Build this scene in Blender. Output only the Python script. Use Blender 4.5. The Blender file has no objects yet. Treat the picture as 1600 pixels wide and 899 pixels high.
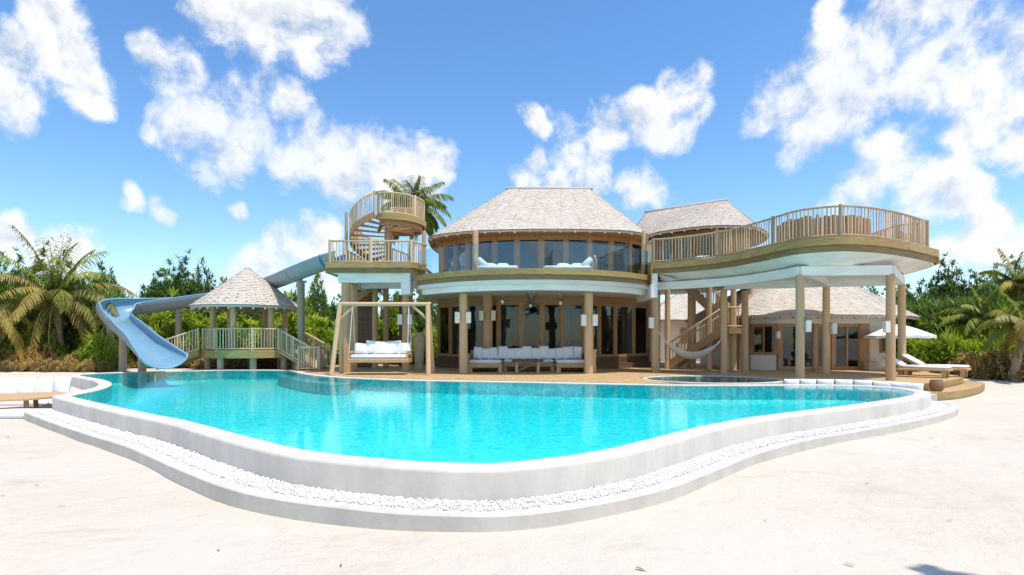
import bpy, bmesh, math, random
from mathutils import Vector, Matrix, noise
from mathutils.geometry import delaunay_2d_cdt
random.seed(7)
R = math.radians
PI = math.pi
scene = bpy.context.scene
C = scene.collection

# ------------------------------------------------------------------ camera, sky, sun, exposure
EYE, FOC, HOR = 1.6, 900.0, 535.0
cd = bpy.data.cameras.new('camera'); cam = bpy.data.objects.new('camera', cd); C.objects.link(cam)
cam.location = (0, 0, EYE); cam.rotation_euler = (R(90), 0, 0)
cd.sensor_width = 36; cd.lens = 20.25; cd.shift_y = 0.0534; cd.clip_end = 3000; cd.clip_start = 0.05
scene.camera = cam

SUN = Vector((0.25, -0.18, 0.951)).normalized()          # direction towards the sun
sd = bpy.data.lights.new('sun', 'SUN'); sd.energy = 2.3; sd.angle = R(0.53); sd.color = (1.0, 0.94, 0.84)
so = bpy.data.objects.new('sun', sd); C.objects.link(so)
so.rotation_euler = SUN.to_track_quat('Z', 'Y').to_euler(); so.location = (0, 0, 60)

scene.view_settings.view_transform = 'Standard'; scene.view_settings.look = 'None'
scene.view_settings.gamma = 1; scene.view_settings.use_curve_mapping = False
scene.view_settings.exposure = 1.05

CLOUDS = [  # direction of each cloud lobe (right, up in tan units x900) and its angular size
 (85,15,42),(92,60,44),(118,112,40),(136,155,24),(14,100,45),(20,150,42),(32,195,24),(8,60,30),
 (350,5,60),(410,30,66),(470,52,56),(520,48,42),(556,44,24),
 (212,72,24),(252,104,42),(298,100,34),(262,160,38),(336,165,54),(398,150,50),(448,160,40),(250,205,30),
 (300,222,50),(352,245,46),(408,205,44),(470,245,46),(520,230,56),(572,255,54),(640,238,46),(622,285,60),(680,250,30),(545,290,46),
 (195,313,18),(250,325,20),(375,328,16),
 (450,392,38),(495,372,34),(410,425,48),(520,420,34),(110,385,40),(20,360,26),
 (838,196,16),(828,246,22),(812,276,28),(890,236,40),(955,205,42),(1010,182,40),(1060,158,38),(1080,128,22),
 (1040,212,34),(930,272,44),(1010,302,36),(868,282,36),
 (1185,172,34),(1236,140,54),(1300,112,62),(1365,95,60),(1270,195,52),(1335,165,56),(1450,110,72),(1425,20,60),(1470,10,50),
 (1530,95,74),(1590,70,60),(1565,165,56),(1520,215,44),(1595,225,44),(1400,262,54),(1345,290,44),(1450,292,50),(1500,312,34),(1300,28,26),
 (1540,362,34),(1575,400,40),(1500,385,34)]

w = bpy.data.worlds.new('World'); scene.world = w; w.use_nodes = True
def build_world():
    nt = w.node_tree; nt.nodes.clear(); N = nt.nodes; L = nt.links
    out = N.new('ShaderNodeOutputWorld'); bg = N.new('ShaderNodeBackground'); bg.inputs['Strength'].default_value = 0.15
    sky = N.new('ShaderNodeTexSky'); sky.sky_type = 'NISHITA'; sky.sun_disc = False
    sky.sun_elevation = math.asin(SUN.z); sky.sun_rotation = math.atan2(SUN.x, SUN.y)
    sky.air_density = 1.0; sky.dust_density = 0.3; sky.ozone_density = 3.0
    tc = N.new('ShaderNodeTexCoord')
    def vm(op, a, b=None):
        n = N.new('ShaderNodeVectorMath'); n.operation = op
        for i, s in enumerate((a, b)):
            if s is None: continue
            if isinstance(s, (tuple, list, Vector)): n.inputs[i].default_value = s
            else: L.new(s, n.inputs[i])
        return n.outputs['Value'] if op == 'DOT_PRODUCT' else n.outputs['Vector']
    def ma(op, *a):
        n = N.new('ShaderNodeMath'); n.operation = op
        for i, s in enumerate(a):
            if isinstance(s, (int, float)): n.inputs[i].default_value = s
            else: L.new(s, n.inputs[i])
        return n.outputs[0]
    def nz(vec, scale, detail, rough, dist=0.0):
        n = N.new('ShaderNodeTexNoise'); n.inputs['Scale'].default_value = scale; n.inputs['Detail'].default_value = detail
        n.inputs['Roughness'].default_value = rough; n.inputs['Distortion'].default_value = dist; L.new(vec, n.inputs['Vector'])
        return n
    def mr(v, a, b, c=0.0, d=1.0, smooth=True):
        n = N.new('ShaderNodeMapRange'); n.interpolation_type = 'SMOOTHSTEP' if smooth else 'LINEAR'
        L.new(v, n.inputs['Value'])
        for k, x in zip(('From Min', 'From Max', 'To Min', 'To Max'), (a, b, c, d)): n.inputs[k].default_value = x
        return n.outputs[0]
    v = vm('NORMALIZE', tc.outputs['Generated'])
    wn = nz(v, 7.0, 3, 0.55)
    warp = vm('MULTIPLY', vm('SUBTRACT', wn.outputs['Color'], (0.5, 0.5, 0.5)), (0.10, 0.10, 0.10))
    vw = vm('NORMALIZE', vm('ADD', v, warp))
    acc = None
    for (px, py, r) in CLOUDS:
        d = Vector(((px - 800) / FOC, 1, (HOR - py) / FOC)); k = 1.0 / d.length; d.normalize()
        rr = (r * 1.04 / FOC) * k
        t = ma('MULTIPLY_ADD', vm('DOT_PRODUCT', vw, d), 2 / rr**2, 1 - 2 / rr**2)
        acc = t if acc is None else ma('SMOOTH_MAX', acc, t, 0.35)
    acc = ma('MAXIMUM', acc, -2.5)
    # the same broken cumulus goes on over the rest of the dome
    sep = N.new('ShaderNodeSeparateXYZ'); L.new(v, sep.inputs[0])
    big = nz(v, 2.6, 3, 0.5)
    gen = ma('MULTIPLY_ADD', big.outputs['Fac'], 9.0, -5.1)
    behind = mr(sep.outputs['Y'], 0.70, 0.45); up = mr(sep.outputs['Z'], 0.50, 0.62)
    outm = ma('MAXIMUM', behind, up)
    gen = ma('SUBTRACT', gen, ma('MULTIPLY', ma('SUBTRACT', 1.0, outm), 6.0))
    acc = ma('MAXIMUM', acc, gen)
    f1 = nz(v, 15.0, 10, 0.66, 0.2)
    f2 = nz(v, 5.0, 4, 0.55)
    dens = ma('ADD', acc, ma('MULTIPLY_ADD', f1.outputs['Fac'], 5.2, -2.6))
    dens = ma('ADD', dens, ma('MULTIPLY_ADD', f2.outputs['Fac'], 2.0, -1.0))
    alpha = mr(dens, -0.48, 1.15)
    thin = mr(f2.outputs['Fac'], 0.3, 0.7, 0.80, 0.98)
    alpha = ma('MULTIPLY', alpha, thin)
    lowfade = mr(sep.outputs['Z'], 0.0, 0.10, 0.35, 1.0)
    alpha = ma('MULTIPLY', alpha, lowfade)
    f1u = nz(vm('ADD', v, (0.006, -0.004, 0.024)), 15.0, 5, 0.60, 0.2)       # billows: lit where they thin out towards the sun
    f1s = nz(v, 15.0, 5, 0.60, 0.2)
    lit = ma('SUBTRACT', f1s.outputs['Fac'], f1u.outputs['Fac'])
    lit = ma('SUBTRACT', lit, ma('MULTIPLY', mr(dens, 0.8, 3.2), 0.05))
    cr = N.new('ShaderNodeValToRGB'); L.new(mr(lit, -0.17, 0.06, 0.0, 1.0, False), cr.inputs['Fac'])
    cr.color_ramp.elements[0].position = 0.0; cr.color_ramp.elements[0].color = (2.25, 2.45, 2.75, 1)
    cr.color_ramp.elements[1].position = 1.0; cr.color_ramp.elements[1].color = (3.5, 3.5, 3.5, 1)
    hs = N.new('ShaderNodeHueSaturation'); hs.inputs['Saturation'].default_value = 1.19; hs.inputs['Value'].default_value = 0.71
    L.new(sky.outputs['Color'], hs.inputs['Color'])
    mx = N.new('ShaderNodeMix'); mx.data_type = 'RGBA'
    L.new(alpha, mx.inputs['Factor']); L.new(hs.outputs['Color'], mx.inputs['A']); L.new(cr.outputs['Color'], mx.inputs['B'])
    L.new(mx.outputs['Result'], bg.inputs['Color']); L.new(bg.outputs[0], out.inputs['Surface'])
build_world()

# ------------------------------------------------------------------ helpers
def gx(px, d): return (px - 800) / FOC * d
def gz(py, d): return EYE + (HOR - py) * d / FOC
def at(px, py, z):                       # point on the level z seen in that direction (used while surveying the photo)
    d = FOC * (EYE - z) / (py - HOR); return (gx(px, d), d)
V = Vector
WO = {}
def org(p): return WO.get(p, V((0, 0, 0)))
def setp(o, label=None, cat=None, group=None, kind=None):
    if label: o['label'] = label
    if cat: o['category'] = cat
    if group: o['group'] = group
    if kind: o['kind'] = kind
    return o
def root(name, label, cat, loc=(0, 0, 0), rotz=0, group=None):
    o = bpy.data.objects.new(name, None); C.objects.link(o); o.location = loc; o.rotation_euler = (0, 0, rotz)
    o.empty_display_size = 0.2
    WO[o] = V(loc); return setp(o, label, cat, group)
def inst(name, me, parent, loc, rot=None, scale=None):       # one more object on shared mesh data
    o = bpy.data.objects.new(name, me); C.objects.link(o)
    if parent is not None: o.parent = parent
    o.location = V(loc) - org(parent)
    if rot is not None:
        if isinstance(rot, (int, float)): o.rotation_euler = (0, 0, rot)
        elif isinstance(rot, (tuple, list)): o.rotation_euler = rot
        else: o.rotation_mode = 'QUATERNION'; o.rotation_quaternion = rot
    if scale is not None: o.scale = scale if not isinstance(scale, (int, float)) else (scale,) * 3
    WO[o] = V(loc); return o
def copy_thing(o, loc, rotz, label=None, group=None, scale=None):
    def cp(a, par):
        c = a.copy(); C.objects.link(c); c.parent = par
        for ch in a.children: cp(ch, c)
        return c
    c = cp(o, None); c.location = loc; c.rotation_euler = (0, 0, rotz); WO[c] = V(loc)
    if scale: c.scale = (scale,) * 3 if isinstance(scale, (int, float)) else scale
    if label: c['label'] = label
    if group: c['group'] = group
    return c

def catmull(pts, n=6, closed=False):
    out = []; m = len(pts); pts = [V(p) for p in pts]
    for i in range(m if closed else m - 1):
        g = lambda k: pts[k % m] if closed else pts[max(0, min(m - 1, k))]
        a, b, c, d = g(i - 1), g(i), g(i + 1), g(i + 2)
        for k in range(n):
            t = k / n
            out.append(0.5 * ((2 * b) + (c - a) * t + (2 * a - 5 * b + 4 * c - d) * t * t + (3 * b - a - 3 * c + d) * t**3))
    if not closed: out.append(pts[-1].copy())
    return out
def offset(path, o, closed=False):                            # + is to the right of travel
    m = len(path); res = []
    for i, p in enumerate(path):
        a = path[(i - 1) % m] if (closed or i > 0) else p
        b = path[(i + 1) % m] if (closed or i < m - 1) else p
        t = V((b[0] - a[0], b[1] - a[1]))
        t = t.normalized() if t.length > 1e-9 else V((1, 0))
        res.append(V((p[0] + t.y * o, p[1] - t.x * o)))
    return res
def resample(path, step):
    path = [V(p) for p in path]; out = [path[0].copy()]; acc = 0
    for a, b in zip(path, path[1:]):
        l = (b - a).length; s = step - acc
        while s <= l + 1e-9 and l > 1e-9:
            out.append(a.lerp(b, s / l)); s += step
        acc = (acc + l) % step if l < step - acc else l - (s - step)
    return out

class MB:
    def __init__(s): s.v = []; s.f = []; s.r = []
    def add(s, vs, fs, r=0.5):
        b = len(s.v); s.v.extend([tuple(x) for x in vs]); s.f.extend([tuple(b + i for i in f) for f in fs]); s.r.extend([r] * len(fs)); return s
    def box(s, x0, x1, y0, y1, z0, z1, r=0.5):
        return s.add([(x0,y0,z0),(x1,y0,z0),(x1,y1,z0),(x0,y1,z0),(x0,y0,z1),(x1,y0,z1),(x1,y1,z1),(x0,y1,z1)],
              [(3,2,1,0),(4,5,6,7),(0,1,5,4),(1,2,6,5),(2,3,7,6),(3,0,4,7)], r)
    def beam(s, p, q, wd, ht, r=0.5, up=(0, 0, 1)):
        p, q = V(p), V(q); t = (q - p).normalized(); sd_ = t.cross(V(up))
        if sd_.length < 1e-5: sd_ = V((1, 0, 0))
        sd_.normalize(); u = sd_.cross(t); a = sd_ * wd / 2; b = u * ht / 2
        vs = [p - a - b, p + a - b, p + a + b, p - a + b, q - a - b, q + a - b, q + a + b, q - a + b]
        return s.add(vs, [(0,1,2,3),(7,6,5,4),(4,5,1,0),(5,6,2,1),(6,7,3,2),(7,4,0,3)], r)
    def tube(s, pts, rads, n=8, r=0.5, jit=0.0):
        pts = [V(p) for p in pts]; m = len(pts)
        if not isinstance(rads, (list, tuple)): rads = [rads] * m
        base = len(s.v); ref = None
        for i, p in enumerate(pts):
            t = (pts[min(m - 1, i + 1)] - pts[max(0, i - 1)]).normalized()
            if ref is None: ref = t.orthogonal().normalized()
            ref = (ref - t * ref.dot(t)).normalized(); bb = t.cross(ref)
            for k in range(n):
                a = 2 * PI * k / n; rr = rads[i] * (1 + random.uniform(-jit, jit))
                s.v.append(tuple(p + (ref * math.cos(a) + bb * math.sin(a)) * rr))
        for i in range(m - 1):
            for k in range(n):
                s.f.append((base + i*n + k, base + i*n + (k+1) % n, base + (i+1)*n + (k+1) % n, base + (i+1)*n + k)); s.r.append(r)
        s.f.append(tuple(base + k for k in reversed(range(n)))); s.r.append(r)
        s.f.append(tuple(base + (m-1)*n + k for k in range(n))); s.r.append(r)
        return s
    def prism(s, poly, z0, z1, r=0.5):
        n = len(poly); ar = sum(poly[i][0]*poly[(i+1) % n][1] - poly[(i+1) % n][0]*poly[i][1] for i in range(n))
        if ar < 0: poly = list(reversed(poly))
        vs = [(p[0], p[1], z0) for p in poly] + [(p[0], p[1], z1) for p in poly]
        fs = [tuple(reversed(range(n))), tuple(range(n, 2*n))] + [(i, (i+1) % n, n + (i+1) % n, n + i) for i in range(n)]
        return s.add(vs, fs, r)
    def ribbon(s, path, o0, o1, z0, z1, closed=False, r=0.5):
        A = offset(path, o0, closed); B = offset(path, o1, closed); m = len(path); b = len(s.v)
        zf = (lambda z, i: z[i] if isinstance(z, list) else z)
        for i in range(m):
            s.v += [(A[i].x, A[i].y, zf(z0, i)), (B[i].x, B[i].y, zf(z0, i)), (B[i].x, B[i].y, zf(z1, i)), (A[i].x, A[i].y, zf(z1, i))]
        for i in range(m if closed else m - 1):
            j = (i + 1) % m
            for k in range(4):
                s.f.append((b + i*4 + k, b + i*4 + (k+1) % 4, b + j*4 + (k+1) % 4, b + j*4 + k)); s.r.append(r)
        if not closed:
            s.f += [(b+3, b+2, b+1, b), tuple(b + (m-1)*4 + k for k in range(4))]; s.r += [r, r]
        return s
    def lathe(s, c, prof, n=16, r=0.5):
        b = len(s.v)
        for (rad, z) in prof:
            for k in range(n):
                a = 2 * PI * k / n; s.v.append((c[0] + rad*math.cos(a), c[1] + rad*math.sin(a), c[2] + z))
        for i in range(len(prof) - 1):
            for k in range(n):
                s.f.append((b+i*n+k, b+i*n+(k+1) % n, b+(i+1)*n+(k+1) % n, b+(i+1)*n+k)); s.r.append(r)
        s.f.append(tuple(b+k for k in reversed(range(n)))); s.r.append(r)
        s.f.append(tuple(b+(len(prof)-1)*n+k for k in range(n))); s.r.append(r)
        return s
    def strap(s, p, d, L, wd, droop, seg=3, r=0.5, fold=0.0, tip=0.12, up=V((0, 0, 1))):
        d = V(d).normalized(); sd_ = d.cross(up)
        if sd_.length < 1e-3: sd_ = V((1, 0, 0))
        sd_.normalize(); p = V(p); b = len(s.v); q = p.copy(); dd = d.copy()
        for i in range(seg + 1):
            t = i / seg; ww = wd * (0.55 + 0.9*t if t < 0.4 else (0.91 * (1 - (t - 0.4) / 0.6)**0.8 + tip)) * 0.5
            s.v += [tuple(q - sd_ * ww), tuple(q + sd_ * ww)]
            dd = (dd + V((0, 0, -droop / seg))).normalized(); q = q + dd * (L / seg)
        for i in range(seg):
            s.f.append((b+2*i, b+2*i+1, b+2*i+3, b+2*i+2)); s.r.append(r)
        return s
    def mesh(s, name, m, smooth=False, off=V((0, 0, 0)), bevel=0, seg=1):
        me = bpy.data.meshes.new(name)
        me.from_pydata([(x[0]-off[0], x[1]-off[1], x[2]-off[2]) for x in s.v], [], s.f)
        at_ = me.attributes.new('rnd', 'FLOAT', 'FACE'); at_.data.foreach_set('value', s.r)
        me.validate(); bm = bmesh.new(); bm.from_mesh(me)
        if bevel:
            bmesh.ops.bevel(bm, geom=[e for e in bm.edges if len(e.link_faces) == 2 and e.calc_face_angle(0) > 0.4], offset=bevel, segments=seg, affect='EDGES', clamp_overlap=True)
        if len(bm.faces) < 20000: bmesh.ops.recalc_face_normals(bm, faces=bm.faces)
        bm.to_mesh(me); bm.free()
        me.materials.append(m)
        if smooth:
            me.polygons.foreach_set('use_smooth', [True] * len(me.polygons))
        return me
    def build(s, name, m, parent=None, smooth=False, local=False, bevel=0, seg=1, kind=None):
        off = V((0, 0, 0)) if (local or parent is None) else org(parent)
        me = s.mesh(name, m, smooth, off, bevel, seg)
        o = bpy.data.objects.new(name, me); C.objects.link(o)
        if parent is not None: o.parent = parent
        WO[o] = org(parent)
        if kind: o['kind'] = kind
        return o
def face_up(o):
    if o.data.polygons[0].normal.z < 0: o.data.flip_normals()
    return o
def smooth_angle(o, ang=40):
    me = o.data
    me.polygons.foreach_set('use_smooth', [True] * len(me.polygons))
    try: me.set_sharp_from_angle(angle=R(ang))
    except Exception: pass
    return o

# ------------------------------------------------------------------ materials
def mat(name):
    m = bpy.data.materials.new(name); m.use_nodes = True; m.node_tree.nodes.clear()
    nt = m.node_tree; out = nt.nodes.new('ShaderNodeOutputMaterial'); return m, nt, out
def nd(nt, typ, **kw):
    n = nt.nodes.new(typ)
    for k, x in kw.items():
        if k in n.inputs.keys(): n.inputs[k].default_value = x
        else: setattr(n, k, x)
    return n
def ramp(nt, fac, stops):
    n = nt.nodes.new('ShaderNodeValToRGB'); nt.links.new(fac, n.inputs['Fac']); e = n.color_ramp.elements
    while len(e) < len(stops): e.new(0.5)
    for i, (p, c) in enumerate(stops): e[i].position = p; e[i].color = (*c, 1)
    return n.outputs['Color']
def coords(nt, scale=(1, 1, 1), kind='Object'):
    tc = nt.nodes.new('ShaderNodeTexCoord'); mp = nt.nodes.new('ShaderNodeMapping'); mp.inputs['Scale'].default_value = scale
    nt.links.new(tc.outputs[kind], mp.inputs['Vector']); return mp.outputs['Vector']
def bump(nt, h, strength=0.3, dist=0.02):
    b = nt.nodes.new('ShaderNodeBump'); b.inputs['Strength'].default_value = strength; b.inputs['Distance'].default_value = dist
    nt.links.new(h, b.inputs['Height']); return b.outputs['Normal']
def noise_n(nt, vec, scale, detail=5, rough=0.55, dist=0):
    n = nd(nt, 'ShaderNodeTexNoise', Scale=scale, Detail=detail, Roughness=rough, Distortion=dist); nt.links.new(vec, n.inputs['Vector']); return n
def mixc(nt, fac, a, b, mode='MIX'):
    n = nt.nodes.new('ShaderNodeMix'); n.data_type = 'RGBA'; n.blend_type = mode
    for k, x in (('Factor', fac), ('A', a), ('B', b)):
        if isinstance(x, (int, float)): n.inputs[k].default_value = x
        elif isinstance(x, tuple): n.inputs[k].default_value = (*x, 1)
        else: nt.links.new(x, n.inputs[k])
    return n.outputs['Result']
def objrand(nt):
    return nt.nodes.new('ShaderNodeObjectInfo').outputs['Random']
def rndattr(nt):
    a = nt.nodes.new('ShaderNodeAttribute'); a.attribute_name = 'rnd'; return a.outputs['Fac']
def tri(c, k): return tuple(min(1, x * k) for x in c)

def wood(name, c, var=0.35, grain=(3, 3, 22), rough=0.62, bstr=0.25, perobj=0.25):
    m, nt, out = mat(name); p = nd(nt, 'ShaderNodeBsdfPrincipled', Roughness=rough)
    n1 = noise_n(nt, coords(nt, grain), 2.0, 6, 0.6, 0.4); n2 = noise_n(nt, coords(nt), 0.9, 3)
    col = ramp(nt, n1.outputs['Fac'], [(0.28, tri(c, 1 - var)), (0.5, c), (0.75, tri(c, 1 + var * 0.7))])
    col = mixc(nt, mixc(nt, 0.5, n2.outputs['Color'], n2.outputs['Color']), col, mixc(nt, 1.0, col, (0.72, 0.70, 0.68), 'MULTIPLY'))
    f = nd(nt, 'ShaderNodeMapRange'); nt.links.new(objrand(nt), f.inputs['Value']); f.inputs['To Min'].default_value = 1 - perobj; f.inputs['To Max'].default_value = 1 + perobj * 0.5
    hs = nt.nodes.new('ShaderNodeHueSaturation'); nt.links.new(col, hs.inputs['Color']); nt.links.new(f.outputs[0], hs.inputs['Value'])
    nt.links.new(hs.outputs['Color'], p.inputs['Base Color']); nt.links.new(bump(nt, n1.outputs['Fac'], bstr, 0.01), p.inputs['Normal'])
    nt.links.new(p.outputs[0], out.inputs['Surface']); return m
def plain(name, c, rough=0.7, var=0.08, scale=2.0, bstr=0.1, bs=30, spec=0.3, streak=(1, 1, 1)):
    m, nt, out = mat(name); p = nd(nt, 'ShaderNodeBsdfPrincipled', Roughness=rough); p.inputs['Specular IOR Level'].default_value = spec
    n1 = noise_n(nt, coords(nt, streak), scale, 6, 0.6); n2 = noise_n(nt, coords(nt), bs, 4)
    col = ramp(nt, n1.outputs['Fac'], [(0.3, tri(c, 1 - var)), (0.7, tri(c, 1 + var))])
    nt.links.new(col, p.inputs['Base Color']); nt.links.new(bump(nt, n2.outputs['Fac'], bstr, 0.01), p.inputs['Normal'])
    nt.links.new(p.outputs[0], out.inputs['Surface']); return m
def leafmat(name, stops, trans=0.3, rough=0.45):
    m, nt, out = mat(name); p = nd(nt, 'ShaderNodeBsdfPrincipled', Roughness=rough); p.inputs['Specular IOR Level'].default_value = 0.16
    col = ramp(nt, rndattr(nt), stops)
    f = nd(nt, 'ShaderNodeMapRange'); nt.links.new(objrand(nt), f.inputs['Value']); f.inputs['To Min'].default_value = 0.75; f.inputs['To Max'].default_value = 1.2
    hs = nt.nodes.new('ShaderNodeHueSaturation'); nt.links.new(col, hs.inputs['Color']); nt.links.new(f.outputs[0], hs.inputs['Value'])
    t = nt.nodes.new('ShaderNodeBsdfTranslucent'); mx = nd(nt, 'ShaderNodeMixShader', Fac=trans)
    nt.links.new(hs.outputs['Color'], p.inputs['Base Color']); nt.links.new(mixc(nt, 1.0, hs.outputs['Color'], (1.0, 1.1, 0.6), 'MULTIPLY'), t.inputs['Color'])
    nt.links.new(p.outputs[0], mx.inputs[1]); nt.links.new(t.outputs[0], mx.inputs[2]); nt.links.new(mx.outputs[0], out.inputs['Surface']); return m
def glass(name, tint, base=0.04, rough=0.0, ior=1.5, wav=0.0):
    m, nt, out = mat(name); t = nd(nt, 'ShaderNodeBsdfTransparent'); t.inputs['Color'].default_value = (*tint, 1)
    g = nd(nt, 'ShaderNodeBsdfGlossy', Roughness=rough); fr = nd(nt, 'ShaderNodeFresnel', IOR=ior)
    ad = nd(nt, 'ShaderNodeMath', operation='ADD'); ad.use_clamp = True; ad.inputs[1].default_value = base; nt.links.new(fr.outputs[0], ad.inputs[0])
    if wav:
        nrm = bump(nt, noise_n(nt, coords(nt), 1.3, 2).outputs['Fac'], wav, 0.05); nt.links.new(nrm, g.inputs['Normal'])
    mx = nt.nodes.new('ShaderNodeMixShader'); nt.links.new(ad.outputs[0], mx.inputs[0]); nt.links.new(t.outputs[0], mx.inputs[1]); nt.links.new(g.outputs[0], mx.inputs[2])
    nt.links.new(mx.outputs[0], out.inputs['Surface']); return m

M = {}
M['deck'] = wood('deck_wood', (0.60, 0.40, 0.19), 0.3, (7, 0.6, 7), 0.6, 0.2, 0.1)
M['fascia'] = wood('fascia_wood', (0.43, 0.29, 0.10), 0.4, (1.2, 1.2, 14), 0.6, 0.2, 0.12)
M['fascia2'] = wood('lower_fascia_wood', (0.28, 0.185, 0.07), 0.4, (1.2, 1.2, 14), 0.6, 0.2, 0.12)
M['log'] = wood('log_wood', (0.69, 0.465, 0.26), 0.22, (7, 7, 0.9), 0.7, 0.25, 0.18)
M['rail'] = wood('rail_wood', (0.80, 0.595, 0.36), 0.2, (9, 9, 2), 0.7, 0.2, 0.42)
M['frame'] = wood('frame_wood', (0.46, 0.26, 0.115), 0.25, (8, 8, 1.2), 0.5, 0.15, 0.15)
M['dark'] = wood('dark_wood', (0.17, 0.095, 0.05), 0.3, (6, 6, 2), 0.55, 0.2, 0.2)
M['teak'] = wood('teak_wood', (0.60, 0.385, 0.18), 0.22, (9, 9, 3), 0.55, 0.15, 0.1)
M['greylog'] = wood('grey_log_wood', (0.43, 0.35, 0.24), 0.25, (7, 7, 0.9), 0.75, 0.25, 0.15)
M['screen'] = wood('screen_log_wood', (0.42, 0.26, 0.165), 0.3, (9, 9, 1.2), 0.75, 0.3, 0.3)
M['white'] = plain('white_board_paint', (0.76, 0.77, 0.74), 0.55, 0.10, 2.4, 0.15, 25, 0.3, (0.5, 0.5, 2.5))
M['ceiling'] = plain('ceiling_paint', (0.70, 0.68, 0.63), 0.7, 0.05, 1.0)
M['plaster'] = plain('white_plaster', (0.60, 0.555, 0.495), 0.8, 0.12, 2.2, 0.35, 14, 0.3, (1, 1, 0.35))
M['wallwhite'] = plain('cream_wall_plaster', (0.74, 0.68, 0.59), 0.85, 0.06, 1.2, 0.2, 12)
M['fabric'] = plain('white_fabric', (0.82, 0.82, 0.83), 0.9, 0.03, 6, 0.35, 9, 0.1)
M['curtain'] = plain('curtain_fabric', (0.22, 0.28, 0.31), 0.9, 0.1, 4, 0.2, 9, 0.1)
M['stone'] = plain('pebble_white', (0.80, 0.79, 0.77), 0.8, 0.12, 9, 0.3, 40)
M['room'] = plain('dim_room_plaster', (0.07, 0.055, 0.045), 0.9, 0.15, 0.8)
M['umb'] = plain('canvas_white', (0.85, 0.84, 0.80), 0.9, 0.03, 3, 0.1, 20, 0.1)
M['lamp'] = plain('lantern_paper', (0.80, 0.77, 0.69), 0.8, 0.04, 5, 0.1, 20, 0.1)
M['clay'] = plain('clay', (0.55, 0.43, 0.30), 0.85, 0.15, 5, 0.3, 30)
M['wicker'] = plain('wicker', (0.26, 0.155, 0.085), 0.7, 0.35, 40, 0.6, 60)
M['metal'] = plain('grey_metal', (0.35, 0.35, 0.34), 0.4, 0.06, 6)
M['antler'] = plain('driftwood', (0.22, 0.145, 0.085), 0.8, 0.2, 8, 0.3, 30)
M['trunk'] = plain('palm_trunk', (0.33, 0.235, 0.165), 0.9, 0.35, 7, 0.8, 14)
M['bark'] = plain('pale_bark', (0.36, 0.32, 0.27), 0.9, 0.25, 5, 0.6, 20)
M['rope'] = plain('white_rope', (0.70, 0.67, 0.60), 0.9, 0.08, 30, 0.2, 40)
M['glass'] = glass('window_glass', (0.66, 0.78, 0.82), 0.02, 0.0, 1.36, 0.12)
M['railglass'] = glass('railing_glass', (0.80, 0.90, 0.92), 0.07, 0.0, 1.12)
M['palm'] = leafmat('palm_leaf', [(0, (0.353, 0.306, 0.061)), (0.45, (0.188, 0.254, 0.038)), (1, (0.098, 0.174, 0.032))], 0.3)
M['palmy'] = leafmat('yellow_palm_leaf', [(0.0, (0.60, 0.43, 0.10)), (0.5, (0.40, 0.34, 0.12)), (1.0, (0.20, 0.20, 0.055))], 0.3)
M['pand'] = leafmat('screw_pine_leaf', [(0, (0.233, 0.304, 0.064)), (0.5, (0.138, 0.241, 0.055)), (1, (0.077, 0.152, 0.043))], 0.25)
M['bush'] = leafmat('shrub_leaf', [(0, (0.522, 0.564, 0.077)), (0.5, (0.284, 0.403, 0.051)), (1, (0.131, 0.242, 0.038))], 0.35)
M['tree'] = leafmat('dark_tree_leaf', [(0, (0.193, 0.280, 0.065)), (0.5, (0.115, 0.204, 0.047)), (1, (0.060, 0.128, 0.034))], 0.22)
M['dry'] = leafmat('dry_leaf', [(0.0, (0.66, 0.45, 0.20)), (0.5, (0.50, 0.35, 0.16)), (1.0, (0.32, 0.27, 0.10))], 0.25)

def mk_roof():
    m, nt, out = mat('weathered_shingle'); p = nd(nt, 'ShaderNodeBsdfPrincipled', Roughness=0.85); p.inputs['Specular IOR Level'].default_value = 0.15
    col = ramp(nt, rndattr(nt), [(0.0, (0.53, 0.475, 0.40)), (0.3, (0.59, 0.53, 0.455)), (0.7, (0.625, 0.565, 0.485)), (1.0, (0.67, 0.61, 0.53))])
    n = noise_n(nt, coords(nt), 1.4, 5); col = mixc(nt, n.outputs['Fac'], col, mixc(nt, 1.0, col, (0.86, 0.83, 0.81), 'MULTIPLY'))
    n2 = noise_n(nt, coords(nt, (1, 1, 1)), 25, 4); nt.links.new(bump(nt, n2.outputs['Fac'], 0.4, 0.01), p.inputs['Normal'])
    nt.links.new(col, p.inputs['Base Color']); nt.links.new(p.outputs[0], out.inputs['Surface']); return m
M['roof'] = mk_roof()

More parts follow.
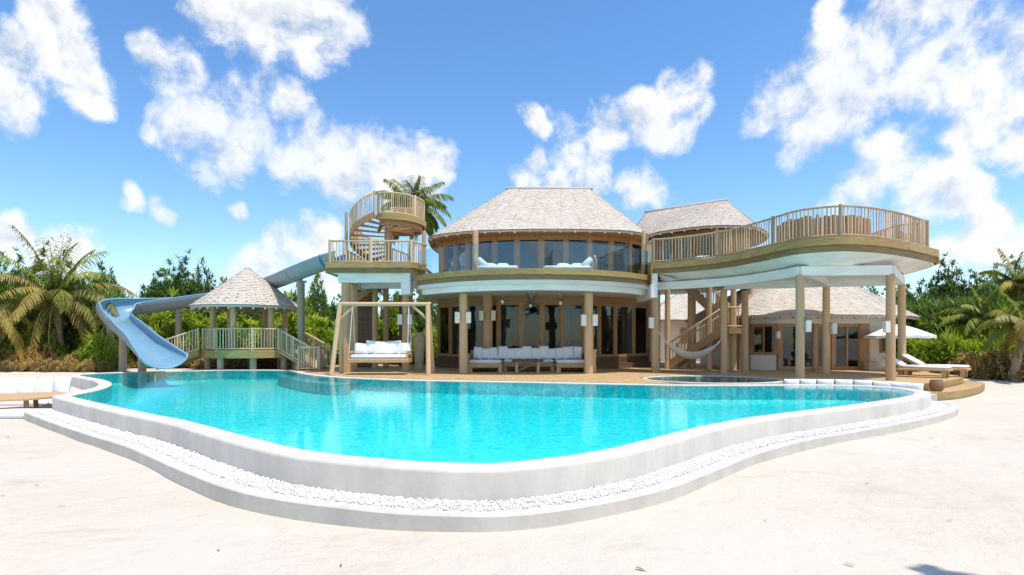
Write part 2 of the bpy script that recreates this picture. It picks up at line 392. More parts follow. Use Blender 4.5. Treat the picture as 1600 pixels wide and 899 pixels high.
def mk_sand():
    m, nt, out = mat('white_coral_sand'); p = nd(nt, 'ShaderNodeBsdfPrincipled', Roughness=0.95); p.inputs['Specular IOR Level'].default_value = 0.1
    co = coords(nt); big = noise_n(nt, co, 0.25, 4); mid = noise_n(nt, co, 2.2, 6, 0.6); fine = noise_n(nt, co, 60, 3)
    patch = noise_n(nt, coords(nt, (1, 1.6, 1)), 0.8, 6, 0.7, 0.6)
    col = ramp(nt, big.outputs['Fac'], [(0.35, (0.565, 0.505, 0.42)), (0.65, (0.62, 0.56, 0.475))])
    pf = nd(nt, 'ShaderNodeMapRange'); nt.links.new(patch.outputs['Fac'], pf.inputs['Value']); pf.inputs['From Min'].default_value = 0.54; pf.inputs['From Max'].default_value = 0.75; pf.inputs['To Max'].default_value = 0.7
    col = mixc(nt, pf.outputs[0], col, (0.44, 0.385, 0.305))
    vo = nd(nt, 'ShaderNodeTexVoronoi', Scale=1.1); nt.links.new(co, vo.inputs['Vector'])
    sp = nd(nt, 'ShaderNodeMapRange'); nt.links.new(vo.outputs['Distance'], sp.inputs['Value']); sp.inputs['From Min'].default_value = 0.008; sp.inputs['From Max'].default_value = 0.018; sp.inputs['To Min'].default_value = 0.6; sp.inputs['To Max'].default_value = 0
    col = mixc(nt, sp.outputs[0], col, (0.16, 0.12, 0.08))
    nt.links.new(col, p.inputs['Base Color'])
    h = nd(nt, 'ShaderNodeMath', operation='MULTIPLY_ADD'); nt.links.new(fine.outputs['Fac'], h.inputs[0]); h.inputs[1].default_value = 0.12; nt.links.new(mid.outputs['Fac'], h.inputs[2])
    nt.links.new(bump(nt, h.outputs[0], 0.8, 0.09), p.inputs['Normal'])
    nt.links.new(p.outputs[0], out.inputs['Surface']); return m
M['sand'] = mk_sand()

def mk_tile(name, c):
    m, nt, out = mat(name); p = nd(nt, 'ShaderNodeBsdfPrincipled', Roughness=0.5)
    co = coords(nt); vo = nd(nt, 'ShaderNodeTexVoronoi', Scale=17.0); nt.links.new(co, vo.inputs['Vector'])
    n = noise_n(nt, co, 0.5, 3); sepc = nd(nt, 'ShaderNodeSeparateColor'); nt.links.new(vo.outputs['Color'], sepc.inputs[0])
    col = ramp(nt, sepc.outputs[0], [(0.0, tri(c, 0.72)), (0.6, c), (1.0, tuple(min(1, x * 1.25 + 0.03) for x in c))])
    col = mixc(nt, n.outputs['Fac'], col, mixc(nt, 1.0, col, (0.80, 0.93, 0.95), 'MULTIPLY'))
    nt.links.new(col, p.inputs['Base Color']); nt.links.new(p.outputs[0], out.inputs['Surface']); return m
M['tile'] = mk_tile('turquoise_mosaic', (0.04, 0.75, 0.79))
M['tile3'] = mk_tile('pale_turquoise_mosaic', (0.05, 0.55, 0.60))
M['tile2'] = mk_tile('pale_green_mosaic', (0.20, 0.38, 0.36))

def mk_water(name, tint, s=0.055):
    m, nt, out = mat(name); co = coords(nt)
    n1 = noise_n(nt, coords(nt, (1.0, 1.6, 1)), 2.6, 4, 0.55, 0.3); n2 = noise_n(nt, co, 13, 3, 0.6)
    h = nd(nt, 'ShaderNodeMath', operation='MULTIPLY_ADD'); nt.links.new(n2.outputs['Fac'], h.inputs[0]); h.inputs[1].default_value = 0.30; nt.links.new(n1.outputs['Fac'], h.inputs[2])
    nr = bump(nt, h.outputs[0], s, 0.06)
    t = nd(nt, 'ShaderNodeBsdfRefraction', Roughness=0.0, IOR=1.0); tr = nd(nt, 'ShaderNodeBsdfTransparent'); tr.inputs['Color'].default_value = (*tint, 1)
    nt.nodes.remove(t)
    g = nd(nt, 'ShaderNodeBsdfGlossy', Roughness=0.015); nt.links.new(nr, g.inputs['Normal'])
    fr = nd(nt, 'ShaderNodeFresnel', IOR=1.15); nt.links.new(nr, fr.inputs['Normal'])
    mx = nt.nodes.new('ShaderNodeMixShader'); nt.links.new(fr.outputs[0], mx.inputs[0]); nt.links.new(tr.outputs[0], mx.inputs[1]); nt.links.new(g.outputs[0], mx.inputs[2])
    nt.links.new(mx.outputs[0], out.inputs['Surface']); return m
M['water'] = mk_water('pool_water', (0.62, 0.985, 0.99))
M['water2'] = mk_water('shallow_water', (0.93, 0.98, 0.97), 0.05)

def mk_slide():
    m, nt, out = mat('blue_fibreglass'); p = nd(nt, 'ShaderNodeBsdfPrincipled', Roughness=0.28)
    n = noise_n(nt, coords(nt), 1.5, 4); geo = nt.nodes.new('ShaderNodeNewGeometry')
    a = ramp(nt, n.outputs['Fac'], [(0.3, (0.165, 0.315, 0.425)), (0.7, (0.21, 0.37, 0.48))])
    nt.links.new(a, p.inputs['Base Color']); nt.links.new(p.outputs[0], out.inputs['Surface']); return m
M['slide'] = mk_slide()
M['slide_dark'] = plain('dark_blue_fibreglass', (0.06, 0.17, 0.26), 0.4, 0.06, 1.5, 0.05)
M['slide_out'] = plain('shade_grey_fibreglass', (0.25, 0.28, 0.30), 0.5, 0.06, 1.5, 0.05)  # the slide's shaded outer side, its shade put into the grey

# ------------------------------------------------------------------ pool outline (surveyed), shared by ground, pool and terrace
ZW = 0.395
near_px = [(112,619.5),(150,629),(200,640),(250,650),(300,660),(400,686.5),(493,707),(622,720),(719,725),(800,723.5),(927,707),(1012,687.5),
           (1097,666.5),(1182,651.5),(1267,641),(1352,630),(1412,620.5),(1428,613.5),(1402,608),(1360,604.5),(1300,603),(1250,602.7),(1150,603),
           (1055,602.8),(1000,601.6),(900,599.6),(800,597.6),(655,595),(552,591.5),(500,588),(470,584),(457,580.5),(442,579.2),(400,578.8),(350,579),
           (300,580),(240,581.6),(180,583),(142,584.6),(124,587),(146,591),(166,595),(175,600),(170,605),(150,611),(122,616.6)]
pool_pts = [at(x, y, ZW) for x, y in near_px]
POOL = catmull([V(p) for p in pool_pts], 6, True)
NP = len(POOL)
CW = 0.33                                        # coping width
POOL_OUT = offset(POOL, CW, True)

def ground_z(x, y):
    t = max(0, min(1, (y - 17) / 9)); t = t * t * (3 - 2 * t)
    z = 0.30 * t
    d = math.hypot(x, y)
    if d < 40: z += 0.022 * noise.noise(V((x * 0.8, y * 0.8, 0))) + 0.05 * noise.noise(V((x * 0.2, y * 0.2, 3)))
    return z - 0.005
def inside(p, poly):
    x, y = p; c = False; n = len(poly); j = n - 1
    for i in range(n):
        a, b = poly[i], poly[j]
        if (a[1] > y) != (b[1] > y) and x < (b[0] - a[0]) * (y - a[1]) / (b[1] - a[1]) + a[0]: c = not c
        j = i
    return c
def make_ground():
    hole = offset(POOL, CW * 0.5, True)[::2]
    pts = [V((p.x, p.y)) for p in hole]; nh = len(pts); edges = [(i, (i + 1) % nh) for i in range(nh)]
    rr = 1.2
    for ring in range(70):
        k = int(40 + ring * 1.2)
        for i in range(k):
            a = 2 * PI * (i + 0.5 * (ring % 2)) / k
            p = V((rr * math.cos(a), 8 + rr * math.sin(a)))
            if not inside(p, hole) and min((p - h).length for h in hole) > 0.15: pts.append(p)
        rr *= 1.09
    vs, es, fs, *_ = delaunay_2d_cdt(pts, edges, [], 0, 1e-6)
    keep = []
    for f in fs:
        c = sum((vs[i] for i in f), V((0, 0))) / len(f)
        if not inside(c, hole): keep.append(f)
    mb = MB(); mb.add([(p.x, p.y, ground_z(p.x, p.y)) for p in vs], keep)
    o = mb.build('ground', M['sand'], smooth=True, kind='structure'); return o
make_ground()

# ------------------------------------------------------------------ the swimming pool
def ring_faces(mb, loops):
    b = len(mb.v); n = len(loops[0])
    for l in loops: mb.v += [tuple(p) for p in l]
    for a in range(len(loops) - 1):
        for i in range(n):
            j = (i + 1) % n; mb.f.append((b + a*n + i, b + a*n + j, b + (a+1)*n + j, b + (a+1)*n + i)); mb.r.append(0.5)
pool = root('swimming_pool', 'large free form swimming pool with white plaster rim', 'pool', (0, 12, 0))
mb = MB(); L3 = lambda off, z: [(p.x, p.y, z) for p in offset(POOL, off, True)]
ring_faces(mb, [L3(0.0, ZW - 0.04), L3(0.004, ZW + 0.004), L3(0.025, ZW + 0.016), L3(CW - 0.03, ZW + 0.014), L3(CW - 0.008, ZW + 0.004), L3(CW, ZW - 0.02), L3(CW, -0.25)])
smooth_angle(mb.build('pool_wall', M['plaster'], pool), 50)
mb = MB(); ring_faces(mb, [L3(0.0, ZW - 0.04), L3(0.0, 0.0), L3(-0.10, -0.09), L3(-0.25, -0.12)])
b = len(mb.v) - NP; mb.f.append(tuple(range(b, b + NP))); mb.r.append(0.5)
mb.build('basin', M['tile'], pool)
mb = MB(); mb.v = [(p.x, p.y, ZW) for p in offset(POOL, 0.003, True)]; mb.f = [tuple(range(NP))]; mb.r = [0.5]
setp(face_up(mb.build('water', M['water'])), kind='structure')
# shallow entry shelf in the far left corner
shelf = [at(444, 579.8, ZW), at(458, 581.3, ZW), at(472, 584.4, ZW), at(502, 588.4, ZW), at(548, 591.5, ZW), at(520, 593.5, ZW), at(478, 590, ZW), at(446, 584.5, ZW), at(434, 581, ZW)]
MB().prism([V(p) for p in catmull([V(p) for p in shelf], 4, True)], -0.11, ZW - 0.16).build('entry_shelf', M['tile3'], pool)
# plinth that steps down to the sand along the open side
iR = min(range(NP), key=lambda i: (POOL[i] - V(at(1428, 613.5, ZW))).length)
PL = [POOL[i] for i in range(0, iR + 5)]
left_ext = [V(at(66, 612, ZW)) + V((0.2, 0.0)), V(at(88, 616.0, ZW))]
mb = MB(); mb.ribbon(PL, CW - 0.05, CW + 0.36, -0.25, 0.115).build('plinth', M['plaster'], pool)
mb = MB(); mb.ribbon(PL, CW + 0.361, CW + 0.50, -0.25, 0.135).build('plinth_kerb', M['plaster'], pool, bevel=0.012)
# white coral pebbles on the plinth
ico = bmesh.new(); bmesh.ops.create_icosphere(ico, subdivisions=1, radius=1); icov = [v.co.copy() for v in ico.verts]; icof = [tuple(v.index for v in f.verts) for f in ico.faces]; ico.free()
mb = MB(); rng = random.Random(3)
A_ = offset(PL, CW + 0.02); B_ = offset(PL, CW + 0.30)
seglen = [(PL[i+1] - PL[i]).length for i in range(len(PL) - 1)]
for i, sl in enumerate(seglen):
    mid = (PL[i] + PL[i+1]) / 2; dist = mid.length
    cnt = int(sl * (620 if dist < 8.5 else 260))
    for k in range(cnt):
        t = rng.random(); q = rng.random()**1.15
        p = A_[i].lerp(A_[i+1], t).lerp(B_[i].lerp(B_[i+1], t), q)
        s = rng.uniform(0.007, 0.017) * (1 if dist < 8.5 else 1.4)
        rot = Matrix.Rotation(rng.random() * 6, 3, V((rng.random(), rng.random(), rng.random() + 0.1)).normalized()) @ Matrix.Diagonal((s * rng.uniform(0.8, 1.4), s, s * rng.uniform(0.6, 1)))
        c = V((p.x, p.y, 0.115 + s * 0.4 + rng.random() * 0.012))
        mb.add([c + rot @ x for x in icov], icof, rng.random())
mb.build('pebbles', M['stone'], pool, kind='stuff')

# ------------------------------------------------------------------ terrace deck
ZD = 0.42
far = [POOL_OUT[i] for i in range(NP)]
i0 = min(range(NP), key=lambda i: (POOL[i] - V(at(442, 579.2, ZW))).length)
i1 = min(range(NP), key=lambda i: (POOL[i] - V(at(1058, 602.8, ZW))).length)
front = [p for p in offset(POOL, CW + 0.004, True)][i1:i0 + 1]           # right to left along the far coping
front.reverse()
bas_c, bas_a, bas_b = V((6.35, 18.35)), 2.05, 1.75
back_arc = [V((bas_c.x + (bas_a + 0.25) * math.cos(a), bas_c.y + (bas_b + 0.25) * math.sin(a))) for a in [PI - 0.35 - k * (PI - 0.5) / 14 for k in range(15)]]
plat = [V((8.75, 18.7)), V((9.6, 18.3)), V((10.6, 17.3)), V((11.0, 16.5)), V((11.5, 16.35)), V((12.4, 16.85)), V((13.5, 17.8)), V((14.5, 18.7)), V((15.3, 19.6)), V((15.9, 20.9)), V((16.2, 22.5))]
deck_poly = front + back_arc + catmull(plat, 4) + [V((19, 26)), V((19, 36)), V((-9.0, 36)), V((-9.3, 28))]
setp(MB().prism(deck_poly, 0.05, ZD).build('terrace_deck', M['deck']), kind='structure')
# right hand round steps
stepc = catmull([V((10.85, 15.75)), V((11.4, 15.75)), V((12.5, 16.25)), V((13.9, 17.35)), V((15.1, 18.5)), V((16.0, 19.6)), V((16.5, 20.9)), V((16.8, 22.5))], 5)
st = root('deck_steps', 'rounded golden timber step below the sunbathing platform', 'steps', (14.5, 18, 0))
MB().prism(list(stepc) + [V((15.3, 22.5)), V((14, 19.0)), V((12, 17.2)), V((11.1, 16.7))], -0.05, 0.215).build('tread', M['deck'], st)
MB().ribbon(catmull(plat[3:], 5), 0.005, 0.03, 0.28, ZD + 0.004).build('nosing', M['fascia'], st)
MB().ribbon(stepc, 0.004, 0.03, 0.05, 0.219).build('nosing', M['fascia'], st)

# small shallow basin beside the pool
bs = root('plunge_basin', 'shallow round basin with still grey green water beside the pool', 'basin', (bas_c.x, bas_c.y, 0.1))
el = [V((bas_c.x + bas_a * math.cos(2*PI*k/40), bas_c.y + bas_b * math.sin(2*PI*k/40))) for k in range(40)]
MB().ribbon(el, 0.0, 0.12, -0.2, 0.432, True).build('rim', M['plaster'], bs, bevel=0.015)
mb = MB(); mb.ribbon(el, -0.05, 0.0, 0.0, 0.42, True); mb.prism(el, -0.1, 0.12); mb.build('basin_floor', M['tile2'], bs)
mb = MB(); mb.v = [(p.x, p.y, 0.415) for p in el]; mb.f = [tuple(range(40))]; mb.r = [0.5]; face_up(mb.build('basin_water', M['water2'], bs))

# ------------------------------------------------------------------ shared pieces
def cyl(r0, r1, n=10, rings=5, jit=0.03, m='log'):
    mb = MB(); mb.tube([(0, 0, k / rings) for k in range(rings + 1)], [r0 + (r1 - r0) * k / rings for k in range(rings + 1)], n, 0.5, jit); return mb.mesh('log', M[m], True)
BAL = [cyl(1, 1, 6, 2, 0.12, 'rail') for _ in range(3)]
POST = cyl(1, 1, 9, 3, 0.04, 'rail')
POSTG = cyl(1, 1, 9, 3, 0.04, 'greylog')
COLM = [cyl(1.04, 0.97, 14, 8, 0.02, 'log') for _ in range(3)]
def column(parent, x, y, z0, z1, r=0.145, name='column', meshes=None):
    me = random.choice(meshes or COLM)
    return inst(name, me, parent, (x, y, z0), random.random() * 6, (r, r, z1 - z0))
def stick(parent, name, p, q, r, me):
    p, q = V(p), V(q); d = q - p
    return inst(name, me, parent, p, V((0, 0, 1)).rotation_difference(d), (r, r, d.length))
def railing(parent, path, h=0.9, spacing=0.135, posts=(), post_r=0.05, br=0.021, top_r=0.036, gap=0.07, m='rail'):
    path = [V(p) for p in path]
    mb = MB(); mb.tube([p + V((0, 0, h)) for p in path], top_r, 8, 0.5, 0.05); mb.tube([p + V((0, 0, gap)) for p in path], top_r * 0.8, 6, 0.5, 0.05)
    ro = mb.build('railing', M[m], parent, True)
    pp = [path[i] for i in posts]
    for p in pp: inst('rail_post', POST if m == 'rail' else POSTG, ro, p, random.random() * 6, (post_r, post_r, h + 0.05))
    for p in resample(path, spacing)[1:]:
        if any((p - q).length < spacing * 0.55 for q in pp): continue
        rr = br * random.uniform(0.85, 1.15)
        inst('baluster', random.choice(BAL), ro, p + V((0, 0, gap)), (random.uniform(-.02, .02), random.uniform(-.02, .02), random.random() * 6), (rr, rr, h - gap))
    return ro
def shingles(parent, eave, top, rows_h=0.20, wid=0.17, sag=0.0, thick=0.017, name='roof', over=0.12):
    """eave: closed list of 3D points; top: list of ridge points paired with them. One underlay part with the shingle coat below it."""
    n = len(eave); E = [V(p) for p in eave]; T = [V(p) for p in top]
    und = MB(); und.v = [tuple(p - V((0, 0, 0.05))) for p in E] + [tuple(p - V((0, 0, 0.05))) for p in T] + [tuple(p - V((0, 0, over))) for p in E]
    for i in range(n):
        j = (i + 1) % n; und.f.append((i, j, n + j, n + i)); und.f.append((2*n + i, 2*n + j, j, i)); und.r += [0.3, 0.25]
    ro = und.build(name, M['roof'], parent)
    mb = MB(); rg = random.Random(11)
    sl = max((T[i] - E[i]).length for i in range(n)); rows = max(3, int(sl / rows_h))
    for r in range(rows):
        va, vb = r / rows - 0.012, min(1.0, (r + 1.35) / rows)
        for i in range(n):
            j = (i + 1) % n
            pa, pb = E[i].lerp(T[i], va), E[j].lerp(T[j], va); qa, qb = E[i].lerp(T[i], vb), E[j].lerp(T[j], vb)
            ln = (pb - pa).length; k = max(1, int(ln / wid + 0.5))
            if ln < 0.02: continue
            nrm = (pb - pa).cross(qa - pa)
            if nrm.length < 1e-8: nrm = (pb - pa).cross(qb - pb)
            if nrm.length < 1e-8: continue
            nrm.normalize()
            if nrm.z < 0: nrm = -nrm
            for c in range(k):
                t0 = (c + (0.5 if r % 2 and k > 2 else 0)) / k; t1 = t0 + 1.0 / k * 0.97
                if t0 >= 0.999: continue
                t1 = min(1, t1); jit = rg.uniform(-0.012, 0.012); th = thick * rg.uniform(0.7, 1.3)
                d = (qa - pa).normalized() * jit if (qa - pa).length > 1e-6 else V((0, 0, 0))
                a, b_ = pa.lerp(pb, t0) + d + nrm * th, pa.lerp(pb, t1) + d + nrm * th * rg.uniform(0.7, 1.2)
                e, f = qa.lerp(qb, t1), qa.lerp(qb, t0)
                x = rg.random()
                mb.add([a, b_, e, f, a - nrm * th * 1.2, b_ - nrm * th * 1.2], [(0, 1, 2, 3), (4, 5, 1, 0)], x)
    mb.build('shingle_coat', M['roof'], ro, kind='stuff')
    return ro
RAFT = cyl(1, 1, 7, 1, 0.03, 'rail')
def rafters(parent, eave, top, count, length=0.75, r=0.045, drop=0.16, sel=lambda p: True):
    E = [V(p) for p in eave]; n = len(E)
    loop = resample(E + [E[0]], sum((E[(i+1) % n] - E[i]).length for i in range(n)) / count)
    cen = sum((V(t) for t in top), V((0, 0, 0))) / n
    for p in loop[:count]:
        if not sel(p): continue
        i = min(range(n), key=lambda k: (E[k] - p).length); d = (V(top[i]) - E[i]).normalized()
        a = p + V((0, 0, -drop)) + d * 0.02
        stick(parent, 'rafter', a, a + d * length, r, RAFT)
def glazing(parent, path, z0, z1, post_w=0.09, head=0.12, sill=0.1, mid=1, fr='frame', skip=(), curtains=()):
    """timber and glass screen along a polyline: a post at every point, a framed pane in every bay"""
    path = [V(p) for p in path]
    for i, p in enumerate(path):
        a = path[max(0, i - 1)]; b = path[min(len(path) - 1, i + 1)]; t = (b - a).normalized()
        mb = MB(); mb.beam((p.x, p.y, z0), (p.x, p.y, z1), post_w, post_w * 1.2, 0.5, (t.x, t.y, 0)); mb.build('door_post', M[fr], parent)
    for i, (a, b) in enumerate(zip(path, path[1:])):
        if i in skip: continue
        t = (b - a).normalized(); a2, b2 = a + t * post_w * 0.6, b - t * post_w * 0.6
        f = MB(); f.beam((a2.x, a2.y, z0 + sill/2), (b2.x, b2.y, z0 + sill/2), 0.06, sill); f.beam((a2.x, a2.y, z1 - head/2), (b2.x, b2.y, z1 - head/2), 0.06, head)
        for c_ in (a2 + t * 0.02, b2 - t * 0.02): f.beam((c_.x, c_.y, z0 + 0.004), (c_.x, c_.y, z1 - 0.004), 0.05, 0.05, 0.5, (t.x, t.y, 0))
        for k in range(1, mid + 1):
            c = a2.lerp(b2, k / (mid + 1)); f.beam((c.x, c.y, z0 + sill + .002), (c.x, c.y, z1 - head - .002), 0.055, 0.075, 0.5, (t.x, t.y, 0))
        fo = f.build('door_frame', M[fr], parent)
        nrm = V((t.y, -t.x, 0))
        for k in range(mid + 1):
            c0, c1 = a2.lerp(b2, k / (mid + 1)) + t * 0.03, a2.lerp(b2, (k + 1) / (mid + 1)) - t * 0.03
            g = MB(); g.beam((c0.x, c0.y, (z0 + z1) / 2), (c1.x, c1.y, (z0 + z1) / 2), 0.014, z1 - z0 - sill - head - 0.01); g.build('pane', M['glass'], fo)
        if i in curtains:
            cm = MB(); c0, c1 = a2.lerp(b2, 0.05), a2.lerp(b2, 0.45); pts = [c0.lerp(c1, k / 16) + V((-t.y, t.x)) * (0.35 + 0.05 * (k % 2)) for k in range(17)]
            cm.ribbon(pts, -0.006, 0.006, z0 + 0.02, z1 - 0.05); cm.build('curtain', M['curtain'], parent)

# ------------------------------------------------------------------ the villa
ZB, ZS = 4.15, 4.60                                  # balcony floor, side deck floor
villa = root('villa', 'two storey timber villa with shingled hip roof and curved balcony', 'building', (1, 26, ZD))
bc, br_ = V((0.85, 25.85)), 5.75
aL, aR = math.atan2(22.4 - bc.y, -3.75 - bc.x), math.atan2(22.4 - bc.y, 5.45 - bc.x)
if aL > 0: aL -= 2 * PI
BARC = [V((bc.x + br_ * math.cos(aL + (aR - aL) * k / 36), bc.y + br_ * math.sin(aL + (aR - aL) * k / 36))) for k in range(37)]
balc = MB().prism(offset(BARC, -0.10) + [V((5.6, 24)), V((5.8, 31)), V((-4.2, 31)), V((-4.0, 24))], 3.66, ZB - 0.01).build('balcony_slab', M['ceiling'], villa)
MB().prism(offset(BARC, -0.09) + [V((5.5, 24.9)), V((-3.85, 24.9))], ZB - 0.006, ZB + 0.02).build('balcony_floor', M['deck'], villa)
seg = 6
for k in range(seg):
    a, b = k * 36 // seg, (k + 1) * 36 // seg
    MB().ribbon(BARC[a:b+1], -0.08, 0.0 + 0.002 * (k % 2), 3.98, ZB + 0.03).build('fascia_board', M['fascia'], balc)
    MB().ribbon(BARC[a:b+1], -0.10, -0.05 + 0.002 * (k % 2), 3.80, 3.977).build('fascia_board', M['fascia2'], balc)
MB().ribbon(BARC, -0.50, -0.28, 3.45, 3.80).build('ring_beam', M['white'], balc)
MB().ribbon(BARC, -0.279, -0.09, 3.775, 3.797).build('soffit_board', M['white'], balc)
# balcony glass balustrade
GA = offset(BARC, -0.14)
gl = [GA[i] for i in range(0, 37, 4)]
for i, (a, b) in enumerate(zip(gl, gl[1:])):
    idx = i * 4; MB().ribbon(offset(BARC, -0.135)[idx:idx+5], -0.008, 0.008, ZB + 0.035, ZB + 0.99).build('glass_panel', M['railglass'], balc)
for p in (GA[0] + V((0.12, 0.55)), GA[-1] + V((-0.10, 0.45))):
    column(balc, p.x, p.y, ZB + 0.02, 6.02, 0.085, 'eave_post')
inst('eave_post', COLM[0], balc, (gx(743, 23.0), 23.0, ZB + 0.02), 0, (0.12, 0.12, 1.87))
# main roof
def plan(pts, z): return [V((p[0], p[1], z)) for p in pts]
ev2 = catmull([V(p) for p in [(-3.5, 24.6), (-2.6, 23.65), (-1.3, 23.05), (1.2, 22.75), (4.0, 22.95), (5.1, 23.45), (5.75, 24.3), (5.95, 27.5), (5.5, 30.5), (4, 31.8), (1.2, 32.2), (-1.5, 31.8), (-3.2, 30.4), (-3.75, 27.5)]], 4, True)
EV = [V((p.x, p.y, 6.10)) for p in ev2]
RIDGE = lambda p: V((max(-0.15, min(3.72, 1.78 + (p.x - 1.2) * 0.72)), 27.5, 8.92))
RT = [RIDGE(p) for p in EV]
roof = shingles(villa, EV, RT, 0.14, 0.12)
mb = MB(); mb.tube([(-0.3, 27.5, 8.93), (1.8, 27.5, 8.95), (3.86, 27.5, 8.93)], 0.075, 8); mb.build('ridge_cap', M['roof'], roof, True)
rafters(roof, EV, RT, 54, sel=lambda p: p.y < 26.5)
mb = MB(); mb.v = [(p.x, p.y, 6.04) for p in offset([V((q.x, q.y)) for q in EV], -0.25, True)]; mb.f = [tuple(range(len(EV)))]; mb.r = [0.5]; mb.build('eave_lining', M['frame'], roof)
# upper floor walls
wall_u = [(gx(690, 25.6), 25.6), (gx(712, 25.0), 25.0), (gx(731, 24.5), 24.5), (gx(773, 24.0), 24.0), (gx(808, 23.85), 23.85), (gx(846, 23.8), 23.8), (gx(884, 23.8), 23.8), (gx(921, 23.9), 23.9), (gx(955, 24.1), 24.1), (gx(984, 24.6), 24.6), (gx(1004, 25.4), 25.4)]
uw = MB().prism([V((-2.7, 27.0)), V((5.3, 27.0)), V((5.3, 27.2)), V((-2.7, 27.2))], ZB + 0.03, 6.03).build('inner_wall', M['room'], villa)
glazing(villa, wall_u, ZB + 0.02, 6.03, 0.14, 0.2, 0.1, 0, 'frame', (), (1, 6))
for (a, b) in (((-3.2, 25.7), (-3.2, 30)), ((5.5, 25.6), (5.5, 30))):
    MB().beam((a[0], a[1], 5.08), (b[0], b[1], 5.08), 0.15, 1.9).build('side_wall', M['frame'], villa)

# ground floor: raised glazed room behind the terrace
fac = [(gx(686, 27.6), 27.6), (gx(704, 26.9), 26.9), (gx(726, 26.3), 26.3), (gx(756, 25.8), 25.8), (gx(779, 25.6), 25.6), (gx(815, 25.4), 25.4), (gx(847, 25.35), 25.35), (gx(878, 25.45), 25.45), (gx(912, 25.7), 25.7), (gx(936, 26.0), 26.0), (gx(961, 26.5), 26.5), (gx(990, 27.2), 27.2), (gx(1012, 28.0), 28.0)]
fv = [V(p) for p in fac]
plinth = MB().prism(offset(fv, 0.35) + [V((6.6, 31.5)), V((-3.5, 31.5))], ZD - 0.1, 0.66).build('room_step', M['dark'], villa)
MB().prism(offset(fv, 0.08) + [V((6.4, 31.4)), V((-3.4, 31.4))], 0.60, 0.94).build('room_plinth', M['dark'], villa)
glazing(villa, fac, 0.93, 3.40, 0.12, 0.16, 0.12, 0, 'frame', (), (1, 4, 7, 9))
MB().ribbon(fv, -0.12, 0.06, 3.36, 3.665).build('lintel', M['frame'], villa)
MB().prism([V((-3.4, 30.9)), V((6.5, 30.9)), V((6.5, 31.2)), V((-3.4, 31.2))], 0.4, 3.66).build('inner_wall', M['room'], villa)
# room furniture glimpsed through the glass
for i in range(4):
    pass

# columns under the balcony
for px, d in ((724, 22.1), (920, 21.7), (1024, 22.7)):
    column(villa, gx(px, d), d, ZD - 0.02, 3.455, 0.165)
column(villa, gx(634, 23.8), 23.8, ZD - 0.02, 3.66, 0.15)
column(villa, gx(762, 25.2), 25.2, ZD + 0.2, 3.66, 0.22)

# left deck with the slide platform
LD = [V((-7.1, 21.95)), V((-3.80, 21.95)), V((-3.45, 22.9))]
ld = MB().prism([V((-7.0, 22.05)), V((-3.82, 22.05)), V((-3.5, 23)), V((-3.5, 27.8)), V((-7.0, 27.8))], 4.28, ZS - 0.01).build('slide_deck_slab', M['white'], villa)
MB().prism([V((-7.04, 22.0)), V((-3.81, 22.0)), V((-3.47, 23)), V((-3.5, 27.8)), V((-7.04, 27.8))], ZS - 0.008, ZS + 0.02).build('slide_deck_floor', M['deck'], villa)
for (a, b) in ((0, 1), (1, 2)):
    mb = MB().ribbon(LD[a:b+1], -0.05, 0.03 - 0.004 * a, 4.44, ZS + 0.03).build('fascia_board', M['fascia'], ld)
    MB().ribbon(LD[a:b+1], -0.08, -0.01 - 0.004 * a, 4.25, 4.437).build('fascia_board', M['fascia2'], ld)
MB().ribbon([V((-7.1, 27.8)), V((-7.1, 21.98))], -0.05, 0.03, 4.25, ZS + 0.028).build('fascia_board', M['fascia'], ld)
MB().box(-6.75, -4.0, 22.35, 22.6, 3.92, 4.27).build('white_beam', M['white'], ld)
MB().box(-6.75, -6.5, 22.61, 27.6, 3.92, 4.27).build('white_beam', M['white'], ld)
MB().box(-4.3, -3.95, 22.3, 23.0, 3.46, 4.275).build('white_beam', M['white'], ld)
MB().box(-6.6, -3.6, 24.8, 25.05, 3.92, 4.27).build('white_beam', M['white'], ld)
railing(villa, [(-6.98, 22.08, ZS + .02), (-5.4, 22.08, ZS + .02), (-3.86, 22.08, ZS + .02), (-3.42, 23.1, ZS + .02)], 0.86, 0.125, (0, 1, 2), 0.055)
railing(villa, [(-6.98, 23.9, ZS + .02), (-6.98, 25.6, ZS + .02), (-6.98, 27.6, ZS + .02)], 0.86, 0.14, (0, 1, 2), 0.05)
for px, d, r in ((540.5, 22.6, 0.18), (586, 26.0, 0.13), (603, 26.5, 0.13)):
    column(villa, gx(px, d), d, ZD - 0.02, 3.93 if px < 560 else 4.28, r)
column(villa, gx(553, 23.6), 23.6, ZD - 0.02, 4.28, 0.16)
# dark slatted screen wall below the left deck
x0, x1, yw = gx(553, 27), gx(584, 27), 27.2
sw = MB().box(x0 - 0.05, x1 + 0.05, yw + 0.05, yw + 0.15, ZD, 4.25).build('screen_wall', M['dark'], villa)
slat = MB().box(0, x1 - x0, -0.02, 0.02, 0, 0.13).mesh('slat', M['dark'])
for k in range(24): inst('slat', slat, sw, (x0, yw + random.uniform(0, .015), ZD + 0.05 + k * 0.155))
MB().box(gx(623, 28), gx(633, 28), 28, 28.4, ZD, 3.9).build('screen_wall', M['dark'], villa)
# back stair flight glimpsed under the left deck
bsf = MB(); bsf.beam((-7.3, 25.3, 3.2), (-6.1, 25.9, 4.2), 0.06, 0.28); bsf.beam((-7.3, 26.3, 3.2), (-6.1, 26.9, 4.2), 0.06, 0.28); bsb = bsf.build('stair_stringer', M['frame'], villa)
tread = MB().box(-0.5, 0.5, -0.14, 0.14, -0.02, 0.02).mesh('stair_tread', M['frame'])
for k in range(6): inst('stair_tread', tread, bsb, V((-7.3, 25.8, 3.25)).lerp(V((-6.1, 26.4, 4.2)), (k + 0.5) / 6), 1.1)

